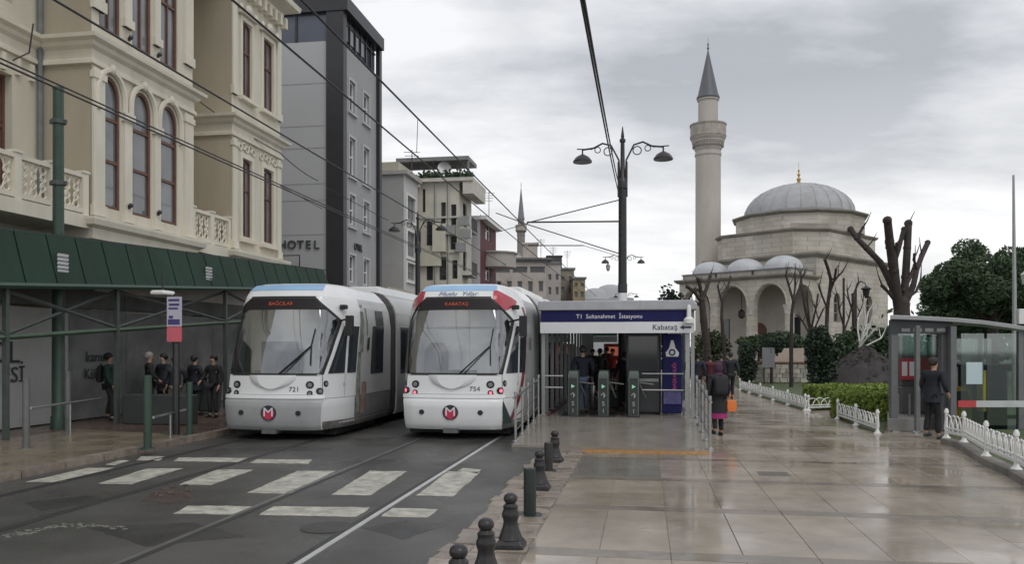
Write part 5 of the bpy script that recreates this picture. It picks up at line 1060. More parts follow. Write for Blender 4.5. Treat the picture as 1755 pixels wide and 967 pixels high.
# kerb stones of the raised bed
rbw = thing('bed_kerb', 'low stone kerb wall under the white fence on the right', 'wall', FR[1]); k_ = None
for a, b in zip(FR[:-1], FR[1:]):
    d = b - a; n = max(1, int(d.length/.62)); ang = math.atan2(d.y, d.x)
    for i in range(n):
        c = a.lerp(b, (i+.5)/n); q = MB(); q.cbox((0,0,0), d.length/n-.012, .24, .30)
        o = q.build('kerb_stone', mat('bed_stone', (.17,.16,.145), .5, .3, 3, .3, 14, rand=.15), rbw, bevel=.012); o.location = (c.x-FR[1].x + .02*math.sin(ang), c.y-FR[1].y-.02, .02-.16+.0); o.rotation_euler = (0,0,ang)
def hoop_fence(label, a, b, h, posts, hoops, hoop_in=True, group='white cast iron hoop fences'):
    """Cast iron fence: posts, two low rails and overlapping hoops, each a part."""
    a, b = Vector(a), Vector(b); d = b-a; Ln = math.hypot(d.x, d.y); o = thing('hoop_fence', label, 'fence', a, math.atan2(d.y, d.x), group)
    dz = b.z - a.z
    q = MB(); q.lathe([(.085,-.02),(.085,.02),(.05,.05),(.032,.10),(.03,h*.9),(.045,h*.92),(.045,h),(.02,h+.05)], n=10); pp = None
    for i in range(posts):
        if pp is None: pp = q.build('post', white_m, o, True); pp.location = (0,0,0)
        else: share(pp, o, (Ln*i/(posts-1), 0, dz*i/(posts-1)))
    q = MB(); q.box(.02,-.018,h*.20,Ln-.02,.018,h*.29); q.box(.02,-.018,h*.36,Ln-.02,.018,h*.42); q.build('rail', white_m, o)
    sp = Ln/hoops; r = sp*.98; q = MB(); hh = h*.86
    pts = [(r*math.cos(t_)*.95, 0, h*.3 + (hh-h*.3)*math.sin(t_)) for t_ in [math.pi*j/12 for j in range(13)]]
    q.tube(pts, .0145, 5); hp = None
    for i in range(hoops):
        x = sp*(i+.5)
        if hp is None: hp = q.build('hoop', white_m, o, True); hp.location = (x, .0, 0)
        else: share(hp, o, (x, .012*(i%2), dz*x/Ln))
    return o
hoop_fence('long white hoop fence running from the dark bush to the fence corner', A1, A2, .50, 6, 44)
cN = gp(1452, 702, .05)
hoop_fence('short white hoop fence facing the view in front of the box hedge', A2 + Vector((.1,0,0)), cN, .46, 2, 5)
hoop_fence('white hoop fence in front of the lower hedge beside the ticket kiosk', B1_, B2_, .52, 3, 15)
for i, (a, b) in enumerate(zip(FR[:-1], FR[1:])):
    lb = ('first section of the right white fence, beside the man in black', 'second section of the right white fence, under the white paper', 'third section of the right white fence, at the right edge of the view', 'last section of the right white fence, running out of view')[i]
    L_ = (b-a).length; hoop_fence(lb, a, b, .58, 2, max(4, int(L_/.155)))
def leaves(q, c, rx, ry, rz, n, sz, flat=.4, hollow=.55):
    for _ in range(n):
        while True:
            p = Vector((random.uniform(-1,1), random.uniform(-1,1), random.uniform(-1,1)))
            if hollow < p.length < 1: break
        p = Vector(c) + Vector((p.x*rx, p.y*ry, p.z*rz)); M = Euler((random.uniform(0,6.3), random.uniform(0,6.3), random.uniform(0,6.3))).to_matrix(); s = sz*random.uniform(.6,1.3)
        q.add([M @ Vector(v) + p for v in ((-s*flat,0,0),(0,-s*.5,0),(s*flat,0,0),(0,s*.6,0))], [(0,1,2,3)])
def box_hedge(label, x0, x1, y0, y1, z0, z1, n, group='clipped box hedges in the garden'):
    o = thing('box_hedge', label, 'hedge', ((x0+x1)/2, (y0+y1)/2, z0), 0, group); c = Vector(((x0+x1)/2, (y0+y1)/2, z0))
    q = MB(); q.box(x0-c.x+.08, y0-c.y+.08, 0, x1-c.x-.08, y1-c.y-.08, z1-z0-.07); q.build('inner_twigs', shrub_m, o)
    q = MB()
    for _ in range(n):
        f = random.random(); p = Vector((random.uniform(x0,x1)-c.x, random.uniform(y0,y1)-c.y, random.uniform(0,z1-z0)))
        if f < .55: p.z = z1-z0 + random.gauss(-.02,.025) + .02*math.sin(p.x*5)
        elif f < .85: p.y = y0-c.y + random.gauss(.02,.03)
        else: p.x = (x0 if random.random() < .6 else x1)-c.x + random.gauss(0,.03)
        M = Euler((random.uniform(0,6.3), random.uniform(0,6.3), 0)).to_matrix(); s = random.uniform(.03,.06); q.add([M @ Vector(v) + p for v in ((-s,0,0),(0,-s*.7,0),(s,0,0),(0,s*.9,0))], [(0,1,2,3)])
    q.build('foliage', leaf_m, o); return o
box_hedge('farther clipped light green box hedge, behind the short white fence', at(1388,0,27).x, at(1535,0,27).x+1, 26.2, 27.6, .07, HC-(663-HV)/F_PX*26.2, 7000)
box_hedge('nearer clipped light green box hedge, next to the ticket kiosk', at(1448,0,22.6).x, at(1585,0,22.6).x+.6, 22.2, 23.6, .07, HC-(676-HV)/F_PX*22.2, 8000)
def bush(label, u, vt, vb, Y, hw, n, m, name='round_bush', col=.5, sz=.12, lift=0):
    z1, z0 = HC-(vt-HV)/F_PX*Y, .07; p = at(u, 0, Y); o = thing(name, label, 'bush', (p.x, Y, z0))
    q = MB(); q.tube([(0,0,0),(0,0,(z1-z0)*.5+lift*.5)], .09, 7, .05); q.build('stem', bark_m, o, True); q = MB(); h = z1-z0-lift
    for i in range(9):
        a = random.uniform(0,6.3); r = hw*random.uniform(.1,.45); leaves(q, (r*math.cos(a), r*math.sin(a), lift+h*random.uniform(.25,.8)), hw*.62, hw*.62, h*.27, n//9, sz, hollow=.3)
    q.build('foliage', m, o); return o
cyp = mat('cypress_leaves', (.018,.036,.02), .7, .5, 2)
bush('tall dark clipped bush at the far end of the long white fence', 1279, 583, 655, 41, .62, 3600, cyp)
bush('tall dark clipped bush at the fence corner in front of the mosque', 1404, 563, 668, 30, .62, 4200, cyp)
bush('broad dark evergreen shrub in front of the middle porch arch', 1345, 570, 620, 47, 1.5, 3600, shrub_m, sz=.17, lift=1.5)
bush('spreading olive green shrub below the right porch arches', 1300, 574, 620, 52, 1.8, 3500, mat('olive_leaves', (.055,.075,.03), .7, .4, 1.5), sz=.18, lift=1.6)
bush('olive shrub behind the right posts of the tram shelter', 1215, 570, 640, 50, 1.5, 3200, MATS['olive_leaves'], sz=.2)
bush('dark spiky palm like shrub at the left end of the mosque porch', 1150, 490, 560, 62, 1.3, 2500, cyp, sz=.28)
bush('mid green shrub between the bare trees before the mosque flank', 1455, 560, 640, 40, 1.3, 2800, shrub_m, sz=.18)
bush('low green shrub by the kiosk roof and the mound', 1500, 560, 640, 44, 1.4, 2500, shrub_m, sz=.2)
bush('low dark shrub just right of the far bush', 1322, 580, 640, 44, .8, 1800, cyp, sz=.14, lift=1.3)
# round topped pollarded evergreen with a thin stem, low wall and boards behind
def bare_tree(label, u, vb, Y, limbs, r=.14, z0=.07, group='bare pollarded trees in front of the mosque', twig=3, m=None, name='bare_tree'):
    """limbs = photo-measured polylines, given depth by a random swing in y; the first is the trunk."""
    p = at(u, 0, Y); o = thing(name, label, 'tree', (p.x, Y, z0), 0, group)
    for k, (pts, rr) in enumerate(limbs):
        q = MB(); P = []; sw = 0 if k == 0 else random.uniform(-.7,.7)
        for i, (a, b) in enumerate(pts): dy = sw*i*.5 + (random.uniform(-.08,.08) if i else 0); w_ = at(a, b, Y+dy); P.append(Vector((w_.x-p.x, dy, max(-.05, w_.z-z0))))
        if k == 0: P[0].z = -.05
        n = len(P); rad = [r*rr*(1 - .28*i/(n-1))*(1+random.uniform(-.08,.08)) for i in range(n)]; rad[-1] *= 1.12 if k else 1
        q.tube(P, rad, 8)
        for i in range(1, n):
            e_k = 1.18 if (i == n-1 and k) else 1.12; q.ball(P[i], rad[i]*e_k, rad[i]*e_k, rad[i]*e_k*.95, 7, 5)
        for _ in range(twig if k else 0):
            i = random.randrange(1, n); d = Vector((random.uniform(-.7,.7), random.uniform(-.7,.7), random.uniform(.5,1.2))); q.tube([P[i], P[i]+d*.28, P[i]+d*.5+Vector((0,0,.1))], [.03*r/.14+.008,.02,.008], 5)
        q.build('trunk' if k == 0 else 'limb', m or bark_m, o, True, ang=60)
    return o
bare_tree('largest dark pollarded tree with thick forked limbs behind the ticket kiosk', 1547, 640, 28, [([(1550,690),(1548,620),(1546,560),(1545,520)],2.9),
  ([(1541,530),(1527,485),(1509,450),(1485,425),(1468,408),(1458,393)],1.1), ([(1470,410),(1474,398),(1479,390)],.5), ([(1540,530),(1532,465),(1525,415),(1521,378)],1.55), ([(1548,530),(1552,475),(1555,425),(1557,383)],1.35),
  ([(1532,450),(1540,428),(1546,404),(1549,392)],.75), ([(1552,520),(1565,490),(1572,460),(1580,438),(1590,416)],.95), ([(1548,500),(1562,470),(1568,455)],.7), ([(1538,520),(1522,500),(1512,490)],.6), ([(1544,520),(1538,470),(1536,440),(1537,418)],.6), ([(1550,515),(1570,500),(1578,482)],.5), ([(1529,440),(1520,425),(1519,412)],.5), ([(1572,462),(1566,445),(1567,436)],.45)], .115, twig=1)
bare_tree('bare brown tree with three upright limbs in front of the mosque flank', 1416, 640, 38, [([(1416,640),(1416,580),(1418,530),(1421,505)],.9), ([(1421,510),(1424,480),(1419,460),(1414,446)],.7), ([(1421,505),(1430,480),(1433,462)],.55), ([(1424,490),(1436,474),(1444,466)],.45), ([(1418,530),(1408,505),(1404,490)],.4)], .12)
bare_tree('bare tree with a slim trunk in front of the right porch arch', 1356, 640, 40, [([(1356,668),(1356,600),(1357,540),(1360,515)],.85), ([(1360,518),(1352,490),(1347,472)],.55), ([(1360,515),(1363,490),(1362,470)],.5), ([(1359,525),(1368,500),(1374,476)],.5)], .12)
bare_tree('reddish bare tree with a fan of thin limbs left of the flank', 1392, 640, 42, [([(1392,660),(1391,600),(1389,565)],.8), ([(1389,568),(1380,530),(1374,490),(1372,468)],.6), ([(1389,565),(1384,520),(1383,500)],.4), ([(1390,566),(1398,530),(1402,505)],.45), ([(1389,575),(1376,552),(1366,540)],.4), ([(1391,575),(1403,548),(1411,530)],.4)], .12)
bare_tree('knobbly pollarded tree at the left end of the mosque porch', 1212, 640, 46, [([(1214,660),(1212,600),(1206,550),(1203,515)],1.5), ([(1204,520),(1190,500),(1178,492)],.75), ([(1203,515),(1200,492),(1196,478)],.7), ([(1203,515),(1212,492),(1217,474)],.7), ([(1204,525),(1186,516),(1172,516)],.6)], .16)
bare_tree('slender bare tree between the first and second porch arches', 1240, 640, 48, [([(1242,660),(1241,600),(1237,545),(1238,520)],.9), ([(1238,522),(1246,495),(1252,475)],.6), ([(1238,520),(1232,500),(1230,490)],.5)], .13)
bare_tree('thin straight bare tree beside the lantern lamp', 1465, 640, 42, [([(1465,660),(1464,600),(1463,540),(1462,505)],.9), ([(1462,510),(1468,492),(1472,484)],.5), ([(1463,540),(1455,515),(1452,498)],.4), ([(1463,560),(1474,535),(1480,520)],.4)], .13)
bare_tree('thin dark bare stem left of the lantern lamp', 1447, 640, 41, [([(1447,660),(1446,590),(1446,520),(1446,478)],.6), ([(1446,560),(1438,530),(1436,508)],.4), ([(1446,570),(1455,545),(1459,528)],.4)], .12)
wm_ = mat('white_bark', (.60,.59,.56), .7, .15, 3)
bare_tree('white painted shrub fanning out beside the dark mound', 1472, 612, 33, [([(1472,625),(1473,600),(1474,590)],.8), ([(1474,595),(1485,580),(1500,565),(1512,552)],.5), ([(1474,595),(1478,570),(1482,545),(1480,525)],.5), ([(1474,590),(1489,562),(1496,540)],.45), ([(1474,590),(1470,565),(1471,545)],.45), ([(1475,598),(1494,588),(1510,580)],.45), ([(1474,590),(1484,560),(1488,535)],.4)], .075, group=None, twig=2, m=wm_, name='painted_shrub')
# umbrella pine with a second behind it
def pine(label, u, vt, vb, Y, hw, n, z0=.07, seed=1):
    random.seed(seed); p = at(u, 0, Y); n = int(n*1.7); o = thing('umbrella_pine', label, 'tree', (p.x, Y, z0)); zt, zb = HC-(vt-HV)/F_PX*Y - z0, HC-(vb-HV)/F_PX*Y - z0; h = zt-zb
    q = MB(); q.tube([(0,0,-.05),(.2,0,zb*.6),(.1,.1,zb+h*.3)], [.38,.3,.22], 9); q.build('trunk', bark_m, o, True)
    q = MB()
    for i in range(9): a = 6.28*i/9+.3; q.tube([(.1,.1,zb+h*.05*(i%3)),(math.cos(a)*hw*.35,math.sin(a)*hw*.35,zb+h*.25),(math.cos(a)*hw*.78,math.sin(a)*hw*.78,zb+h*(.35+.1*(i%2)))], [.13,.09,.04], 6)
    q.build('branches', bark_m, o, True); q = MB(); k = 64
    for i in range(k):
        a, rr = random.uniform(0,6.28), math.sqrt(random.random()); top = zb + h*(.42 + .5*(1-rr**2.2)); z = random.uniform(zb + h*(.22+.1*rr), top)
        s = random.uniform(.75,1.25); leaves(q, (math.cos(a)*rr*hw*.88, math.sin(a)*rr*hw*.88, z), hw*.22*s, hw*.22*s, h*.13*s, n//k, random.uniform(.16,.3), .22, .05)
    q.build('crown', leafdk_m, o); return o
pine('broad dark umbrella pine filling the right side behind the kiosk', 1698, 402, 560, 46, 3.5, 26000, seed=5)
pine('second umbrella pine at the right edge, crown partly out of view', 1785, 408, 575, 49, 3.6, 20000, seed=9)
pine('low bushy pine below the broad pine crown, behind the kiosk glass', 1668, 470, 610, 52, 3.6, 15000, seed=12)
random.seed(21)
q = MB()
for i in range(5200):
    x, y = random.uniform(22, 62), random.uniform(64, 84); z = abs(random.gauss(0, 1)) * (1.6 + .8*math.sin(x*.9)) + 1
    M = Euler((random.uniform(0,6.3), random.uniform(0,6.3), 0)).to_matrix(); s = random.uniform(.2,.45)
    if x < 33.5: continue
    q.add([M @ Vector(v) + Vector((x,y,z)) for v in ((-s,0,0),(0,-s*.6,0),(s,0,0),(0,s*.7,0))], [(0,1,2,3)])
tag(q.build('distant_shrubbery', shrub_m), kind='stuff')
# dark mound, stone wall and boards
p = at(1492, 0, 31); q = MB(); prof_ = []
mo_ = thing('soil_mound', 'dark heap of garden soil behind the box hedges', 'mound', (p.x, 31.5, .07)); rings = []
for j in range(8):
    f = j/7; rings.append([((2.2*(1-f)**.8+.02)*math.cos(a)*(1+.1*math.sin(3*a+j)), (1.6*(1-f)**.8+.02)*math.sin(a), (2.0)*f**.9 + random.uniform(-.09,.09)) for a in [2*math.pi*i/22 for i in range(22)]])
q.loft([[(x+random.uniform(-.07,.07), y+random.uniform(-.07,.07), z) for x, y, z in r_] for r_ in rings]); q.build('heap', soil_m, mo_)
q = MB()
for _ in range(420):
    a, f = random.uniform(0, 6.28), random.random()**.8; rr_ = (1-f)**.8; s_ = random.uniform(.03,.11)
    q.cbox((2.2*rr_*math.cos(a), 1.6*rr_*math.sin(a), 2.0*f**.9), s_*1.4, s_, s_*.8, Euler((random.uniform(0,3), random.uniform(0,3), 0)).to_matrix())
tag(q.build('clods', mat('soil_clods', (.06,.052,.048), .85, .5, 3), mo_), kind='stuff')
lw = thing('garden_wall', 'low rubble stone wall with a brown coping in front of the porch', 'wall', (at(1285,0,45).x, 45, .07)); wl = at(1385,0,45).x - at(1285,0,45).x
q = MB(); q.box(.02,.05,0,wl-.02,.45,1.05); q.build('wall_core', joint_m, lw); sp_ = None
for j in range(4):
    x = .0
    while x < wl-.1:
        w_ = random.uniform(.28,.5); q = MB(); q.cbox((0,0,0), min(w_, wl-x)-.03, .14, .235)
        o = q.build('wall_stone', mat('wall_rubble', (.40,.38,.33), .8, .3, 3, .2, 10, rand=.25), lw); o.location = (x+min(w_, wl-x)/2, .04+random.uniform(-.02,.02), .14+j*.25); x += w_
q = MB(); q.box(-.05,-.06,1.06,wl+.05,.5,1.14); q.build('coping', mat('coping_brown', (.20,.11,.07), .6, .2, 3), lw)
q = MB(); q.box(at(1328,0,45).x-at(1285,0,45).x, .6, 0, wl, .68, 1.9); q.build('pale_panel', mat('pale_pink', (.50,.42,.36), .7, .1), lw)
ib = thing('information_board', 'plain grey information board standing behind the low wall', 'board', (at(1317,0,43.5).x, 43.5, .07)); z0, z1 = HC-(630-HV)/F_PX*43.5, HC-(596-HV)/F_PX*43.5
q = MB(); q.box(-.33,-.03,z0-.07,.33,.03,z1-.07); q.build('panel', mat('board_grey', (.21,.21,.23), .6, .1), ib); q = MB(); q.box(-.25,.031,0,-.19,.09,z1-.1); q.box(.19,.031,0,.25,.09,z1-.1); q.build('legs', iron_m, ib)
# lantern lamp, flag pole, crook lamp
p = at(1467, 0, 40); lt = thing('lantern_lamp', 'small black lantern hanging from a hooked post before the mosque flank', 'street lamp', (p.x, 40, .07)); zl = HC-(486-HV)/F_PX*40-.07
q = MB(); q.tube([(0,0,0),(0,0,zl-.25),(.05,0,zl),(.25,0,zl+.1),(.45,0,zl),(.5,0,zl-.15)], [.05,.045,.03,.03,.025,.02], 7); q.build('post', iron_m, lt, True); q = MB(); q.lathe([(.03,.05),(.26,-.1),(.25,-.14),(.19,-.16),(.12,-.52),(.03,-.58)], (.5,0,zl-.15), 8); q.build('lantern', iron_m, lt)
p = at(1697, 0, 44); lt2 = thing('lantern_lamp', 'pale park lantern on a post in front of the broad pine', 'street lamp', (p.x-.0, 41, .07)); zl = HC-(472-HV)/F_PX*41-.07
q = MB(); q.tube([(0,0,0),(0,0,zl-.5)], .045, 7); q.build('post', iron_m, lt2, True); q = MB(); q.lathe([(.03,-.5),(.14,-.45),(.22,.0),(.27,.02),(.05,.2),(.02,.3)], (0,0,zl), 6); q.build('lantern', mat('lantern_pale', (.45,.46,.42), .3, .1), lt2)
p = at(1738.5, 0, 27); fp = thing('flag_pole', 'tall pale bare pole with a small white box behind the kiosk roof', 'pole', (p.x, 27, .07)); zt = HC-(300-HV)/F_PX*27-.07; q = MB(); q.tube([(0,0,0),(0,0,zt*.5),(-.03,0,zt)], [.075,.065,.035], 10); q.build('shaft', alu_m, fp, True); q = MB(); q.box(.10,-.1,2.75,.36,.1,3.25); q.build('box', white_m, fp, bevel=.01)

# ------------------------------------------------------------------ ticket kiosk on the right
KY = 19.6; kx = lambda u: at(u, 0, KY).x; kz = lambda v: HC-(v-HV)/F_PX*KY
kk = thing('ticket_kiosk', 'grey steel and glass ticket machine kiosk with a curved roof behind the white fence', 'kiosk', (kx(1527), KY, .05)); ox, oy = kx(1527), KY
def kp(name, b, m, sm=False, bv=0): return b.build(name, m, kk, sm, off=(ox, oy, .05), bevel=bv)
kd = lambda u, d: at(u, 0, KY+d).x
kgrey = mat('kiosk_grey', (.16,.165,.17), .4, .15, 2, metal=.2)
q = MB(); zR = kz(541); rows = []
for u, v in ((1514,541),(1570,543),(1625,546),(1670,550),(1715,556),(1765,564),(1800,571)): sk_ = kx(u)*(KY+2.2)/(KY-.35); rows.append([(kx(u),KY-.35,kz(v)-.10),(sk_,KY+2.2,kz(v)-.10),(sk_,KY+2.2,kz(v)),(kx(u),KY-.35,kz(v))])
q.loft(rows); kp('roof', q, mat('kiosk_roof', (.33,.335,.34), .35, .1, 2, metal=.4), bv=.01)
q = MB(); q.box(kx(1522),KY-.12,kz(572),kx(1628),KY-.04,kz(549)); kp('fascia', q, mat('kiosk_fascia', (.055,.06,.07), .4, .15))
for k in range(4): q = MB(); a = kx(1541+k*20); q.box(a,KY-.126,kz(569),a+.2,KY-.121,kz(563)); kp('fascia_print', q, mat('print_grey', (.34,.34,.35), .5, .3, 8))
for u, y, wd in ((1531,KY,.16),(1572,KY-.45,.10),(1617,KY+.05,.18),(1632,KY-.2,.14),(1748,KY-.2,.12),(1680,KY+.9,.08),(1800,KY-.2,.12)):
    q = MB(); x = at(u,0,y).x; q.box(x-wd/2,y-wd/2,.05 if u != 1572 else .05,x+wd/2,y+wd/2,kz(556)-.05 if u < 1640 else kz(566)-.04); kp('post', q, kgrey, bv=.01)
for u, v in ((1531,722),(1572,748)): q = MB(); q.lathe([(.11,0),(.11,.03),(.05,.06)], (at(u,0,KY-.45 if u > 1540 else KY).x, KY-.45 if u > 1540 else KY-.1, .051), 10); kp('post_foot', q, steel_m)
q = MB(); q.loft([[(kd(1521,-.1),KY-.1,z),(kd(1585,-.1),KY-.1,z),(kd(1620,1.8),KY+1.8,z),(kd(1521,1.8),KY+1.8,z)] for z in (.051,.36)]); kp('plinth', q, mat('kiosk_plinth', (.19,.185,.175), .55, .2, 2), bv=.015)
q = MB(); q.box(kd(1538,1.9),KY+1.9,.37,kd(1622,1.9),KY+1.96,kz(560)); kp('back_glass', q, green_glass)
for u0, u1 in ((1639,1678),(1683,1744),(1752,1796)):
    q = MB(); q.box(kx(u0),KY-.21,kz(742),kx(u1),KY-.195,kz(572)); kp('glass_panel', q, green_glass)
q = MB(); q.box(kx(1642),KY+2.4,kz(742),kx(1800),KY+2.45,kz(575)); kp('back_glass', q, green_glass)
q = MB(); q.box(kx(1632),KY-.27,kz(697),kx(1662),KY-.222,kz(686)); kp('guard_band', q, mat('band_red', (.55,.06,.07), .4, .1))
q = MB(); q.box(kx(1662)+.002,KY-.27,kz(697),kx(1800),KY-.222,kz(686)); kp('guard_band', q, mat('band_pale', (.55,.56,.57), .4, .15))
q = MB(); q.box(kx(1647),KY-.235,kz(658),kx(1674),KY-.212,kz(621)); kp('notice_paper', q, mat('paper_blue', (.50,.62,.66), .5, .06))
q = MB(); q.box(kx(1678),KY-.15,kz(705),kx(1684),KY+.1,kz(635)); kp('yellow_strip', q, mat('strip_yellow', (.55,.47,.08), .5, .1))
q = MB(); q.box(kx(1641),KY+.25,kz(735),kx(1676),KY+.6,kz(664)); kp('machine', q, mat('machine_yellow', (.42,.30,.05), .5, .4, 5))
q = MB(); q.box(kx(1648),KY+.22,kz(690),kx(1668),KY+.249,kz(672)); kp('machine_screen', q, black_m)
q = MB(); q.box(kx(1688),KY+.2,kz(742),kx(1736),KY+1.2,kz(632)); q.box(kx(1686),KY+.15,kz(632)+.001,kx(1740),KY+1.25,kz(626)); kp('dark_cabinet', q, mat('cabinet_navy', (.03,.034,.055), .35, .15), bv=.02)
q = MB(); q.box(kd(1545,1.3),KY+1.3,.37,kd(1625,1.3),KY+1.8,kz(668)); q.box(kd(1545,1.5),KY+1.5,kz(668)+.001,kd(1625,1.5),KY+1.8,kz(612)); kp('machine', q, mat('machine_grey', (.10,.10,.10), .5, .2), bv=.02)
q = MB(); q.box(kd(1543,1.27),KY+1.27,kz(655),kd(1572,1.27),KY+1.298,kz(617)); ps = kp('poster', q, mat('poster_red', (.42,.04,.06), .5, .1))
for a in (1546, 1559): q = MB(); q.box(kd(a,1.26),KY+1.26,kz(648),kd(a+9,1.26),KY+1.269,kz(622)); q.build('poster_sheet', signw_m, ps, off=(ox,oy,.05))
q = MB(); q.box(kd(1574,1.27),KY+1.27,kz(640),kd(1612,1.27),KY+1.3,kz(616)); kp('red_panel', q, mat('panel_red', (.20,.045,.04), .5, .3, 4))
for a in (1560, 1580, 1598): q = MB(); q.box(kx(a)-.02,KY+.6,.06,kx(a)+.02,KY+.64,kz(678)); kp('baluster', q, kgrey)

# ------------------------------------------------------------------ people
def skin_obj(name, V, E, m, parent, sub=1, root=0):
    """A continuous surface grown on a skeleton: V = {joint: (position, radius)}."""
    names = list(V); me = bpy.data.meshes.new(name); me.from_pydata([V[k][0] for k in names], [(names.index(a), names.index(b)) for a, b in E], [])
    me.materials.append(m); o = bpy.data.objects.new(name, me); COL.objects.link(o); o.parent = parent
    sk = o.modifiers.new('skin', 'SKIN'); sk.use_smooth_shade = True
    for i, k in enumerate(names):
        r = V[k][1]; o.data.skin_vertices[0].data[i].radius = r if isinstance(r, tuple) else (r, r); o.data.skin_vertices[0].data[i].use_root = False
    o.data.skin_vertices[0].data[root].use_root = True
    if sub: s = o.modifiers.new('smooth', 'SUBSURF'); s.levels = s.render_levels = sub
    return o
def person(label, p, rz, H=1.72, top='navy', topc=(.02,.025,.045), legc=(.03,.03,.035), hairc=(.02,.016,.014), stride=.0, coat=0, coatc=None, arms=((-.05,.0),(.05,.0)), bag=None, bag2=None, scarf=None, hem=None, lean=0, group=None, elbow=.12, shoe=(.02,.02,.02), female=False):
    """Standing or walking figure facing +y of its own frame; arms = forward swing of each hand; stride = half step in metres."""
    o = thing('person', label, 'person', p, rz, group); k = H/1.72; Z = lambda z: z*k
    sw = .20 if not female else .175
    V = {'pelvis': ((0,0,Z(.93)), (.115*k,.085*k)), 'waist': ((0,lean*.3,Z(1.08)), (.105*k,.078*k)), 'chest': ((0,lean*.7,Z(1.27)), (.115*k,.085*k)), 'neck': ((0,lean,Z(1.45)), .052*k), 'chin': ((0,lean+.015,Z(1.53)), .06*k), 'face': ((0,lean+.02,Z(1.60)), (.073*k,.088*k)), 'crown': ((0,lean,Z(1.675)), (.062*k,.07*k))}
    E = [('pelvis','waist'),('waist','chest'),('chest','neck'),('neck','chin'),('chin','face'),('face','crown')]
    J = {}
    for i, sg in enumerate((-1, 1)):
        st_ = stride*sg; hp_ = Vector((sg*.09*k, 0, Z(.88))); an = Vector((sg*.10*k, st_, Z(.09) + (.05 if st_ < 0 else 0))); kn = (hp_+an)/2 + Vector((0, .05+abs(stride)*.15, Z(.0))); toe = an + Vector((sg*.02, .13*k, -Z(.05)))
        sh_ = Vector((sg*sw*k, lean*.85, Z(1.38))); hand_sw, lift = arms[i]; hd_ = sh_ + Vector((sg*.06, hand_sw, -Z(.56)+lift)); el_ = (sh_+hd_)/2 + Vector((sg*.04, -elbow*.5-.02, -lift*.25)); wr = hd_
        n = 'l' if sg < 0 else 'r'
        V.update({'hip'+n: (hp_, .085*k), 'knee'+n: (kn, .058*k), 'ankle'+n: (an, .038*k), 'toe'+n: (toe, (.04*k,.028*k)), 'shoulder'+n: (sh_, .042*k), 'elbow'+n: (el_, .042*k), 'wrist'+n: (wr, .027*k)})
        d = (wr-el_).normalized(); palm = wr + d*.07*k; V['palm'+n] = (palm, (.036*k,.018*k)); E += [('pelvis','hip'+n),('hip'+n,'knee'+n),('knee'+n,'ankle'+n),('ankle'+n,'toe'+n),('chest','shoulder'+n),('shoulder'+n,'elbow'+n),('elbow'+n,'wrist'+n),('wrist'+n,'palm'+n)]
        side = d.cross(Vector((sg,0,0))).normalized()
        for f in range(4):
            a = palm + side*(.027-.018*f)*k + d*.045*k*(1-.08*abs(f-1)); b = a + d*.034*k + Vector((-sg*.012,0,0)); V['f%s%d' % (n,f)] = (a, .0095*k); V['g%s%d' % (n,f)] = (b, .008*k); E += [('palm'+n,'f%s%d' % (n,f)), ('f%s%d' % (n,f),'g%s%d' % (n,f))]
        tb = wr + d*.03*k + side*.036*k; V['t'+n] = (tb, .011*k); V['u'+n] = (tb + d*.035*k + side*.012*k, .009*k); E += [('wrist'+n,'t'+n), ('t'+n,'u'+n)]
        J[n] = (hp_, kn, an, toe, sh_, el_, wr, palm)
    skin_obj('body', V, E, skin_m, o)
    # clothes
    tm = cloth(top, topc); lm = cloth('legs%d' % int(legc[0]*9999+legc[2]*777), legc); sm_ = mat('shoes%d' % int(shoe[0]*9999), shoe, .45, .1)
    JV = {'hem': ((0,0,Z(.86)), (.172*k,.128*k)), 'waist': ((0,lean*.3,Z(1.08)), (.158*k,.12*k)), 'chest': ((0,lean*.7,Z(1.27)), (.185*k,.135*k)), 'yoke': ((0,lean*.85,Z(1.37)), (.15*k,.115*k)), 'top': ((0,lean*.97,Z(1.46)), (.085*k,.082*k))}; JE = [('hem','waist'),('waist','chest'),('chest','yoke'),('yoke','top')]
    for n in 'lr':
        hp_, kn, an, toe, sh_, el_, wr, palm = J[n]; JV.update({'s'+n: (sh_, .078*k), 'e'+n: (el_, .060*k), 'w'+n: (el_.lerp(wr,.95), .046*k)}); JE += [('yoke','s'+n),('s'+n,'e'+n),('e'+n,'w'+n)]
    skin_obj('coat' if coat else 'jacket', JV, JE, tm, o, 1, 1)
    TV = {'belt': ((0,0,Z(.95)), (.15*k,.11*k))}; TE = []
    for n in 'lr':
        hp_, kn, an, toe, *_ = J[n]; TV.update({'h'+n: (hp_, .098*k), 'k'+n: (kn, .073*k), 'a'+n: (an+Vector((0,0,.015)), .058*k)}); TE += [('belt','h'+n),('h'+n,'k'+n),('k'+n,'a'+n)]
    skin_obj('trousers' if not hem else 'leggings', TV, TE, lm, o)
    for n in 'lr':
        an, toe = J[n][2], J[n][3]; q = MB(); c = (an+toe)/2; q.loft([[(c.x + .046*k*math.cos(a)*s_, c.y + .125*k*math.sin(a)*s_ + .01, an.z - Z(.09) + z) for a in [2*math.pi*j/12 for j in range(12)]] for s_, z in ((.96,0),(1,.02),(.98,.045),(.8,.075),(.5,.10))]); q.build('shoe', sm_, o, True)
    if coat:
        q = MB(); z1 = Z(1.12); z0 = Z(coat); rr = [(1.0,z1),(1.06,Z(1.0)),(1.12,(z1+z0)/2),(1.26,z0),(1.24,z0+.01),(1.0,z0+.03)]
        q.loft([[(.168*k*s_*math.cos(a)*(1+.03*math.sin(5*a)), .135*k*s_*math.sin(a)*(1+.25*abs(stride)*(1 if z < Z(.9) else 0)), z) for a in [2*math.pi*j/20 for j in range(20)]] for s_, z in rr], caps=False); q.build('coat_skirt', tm, o, True)
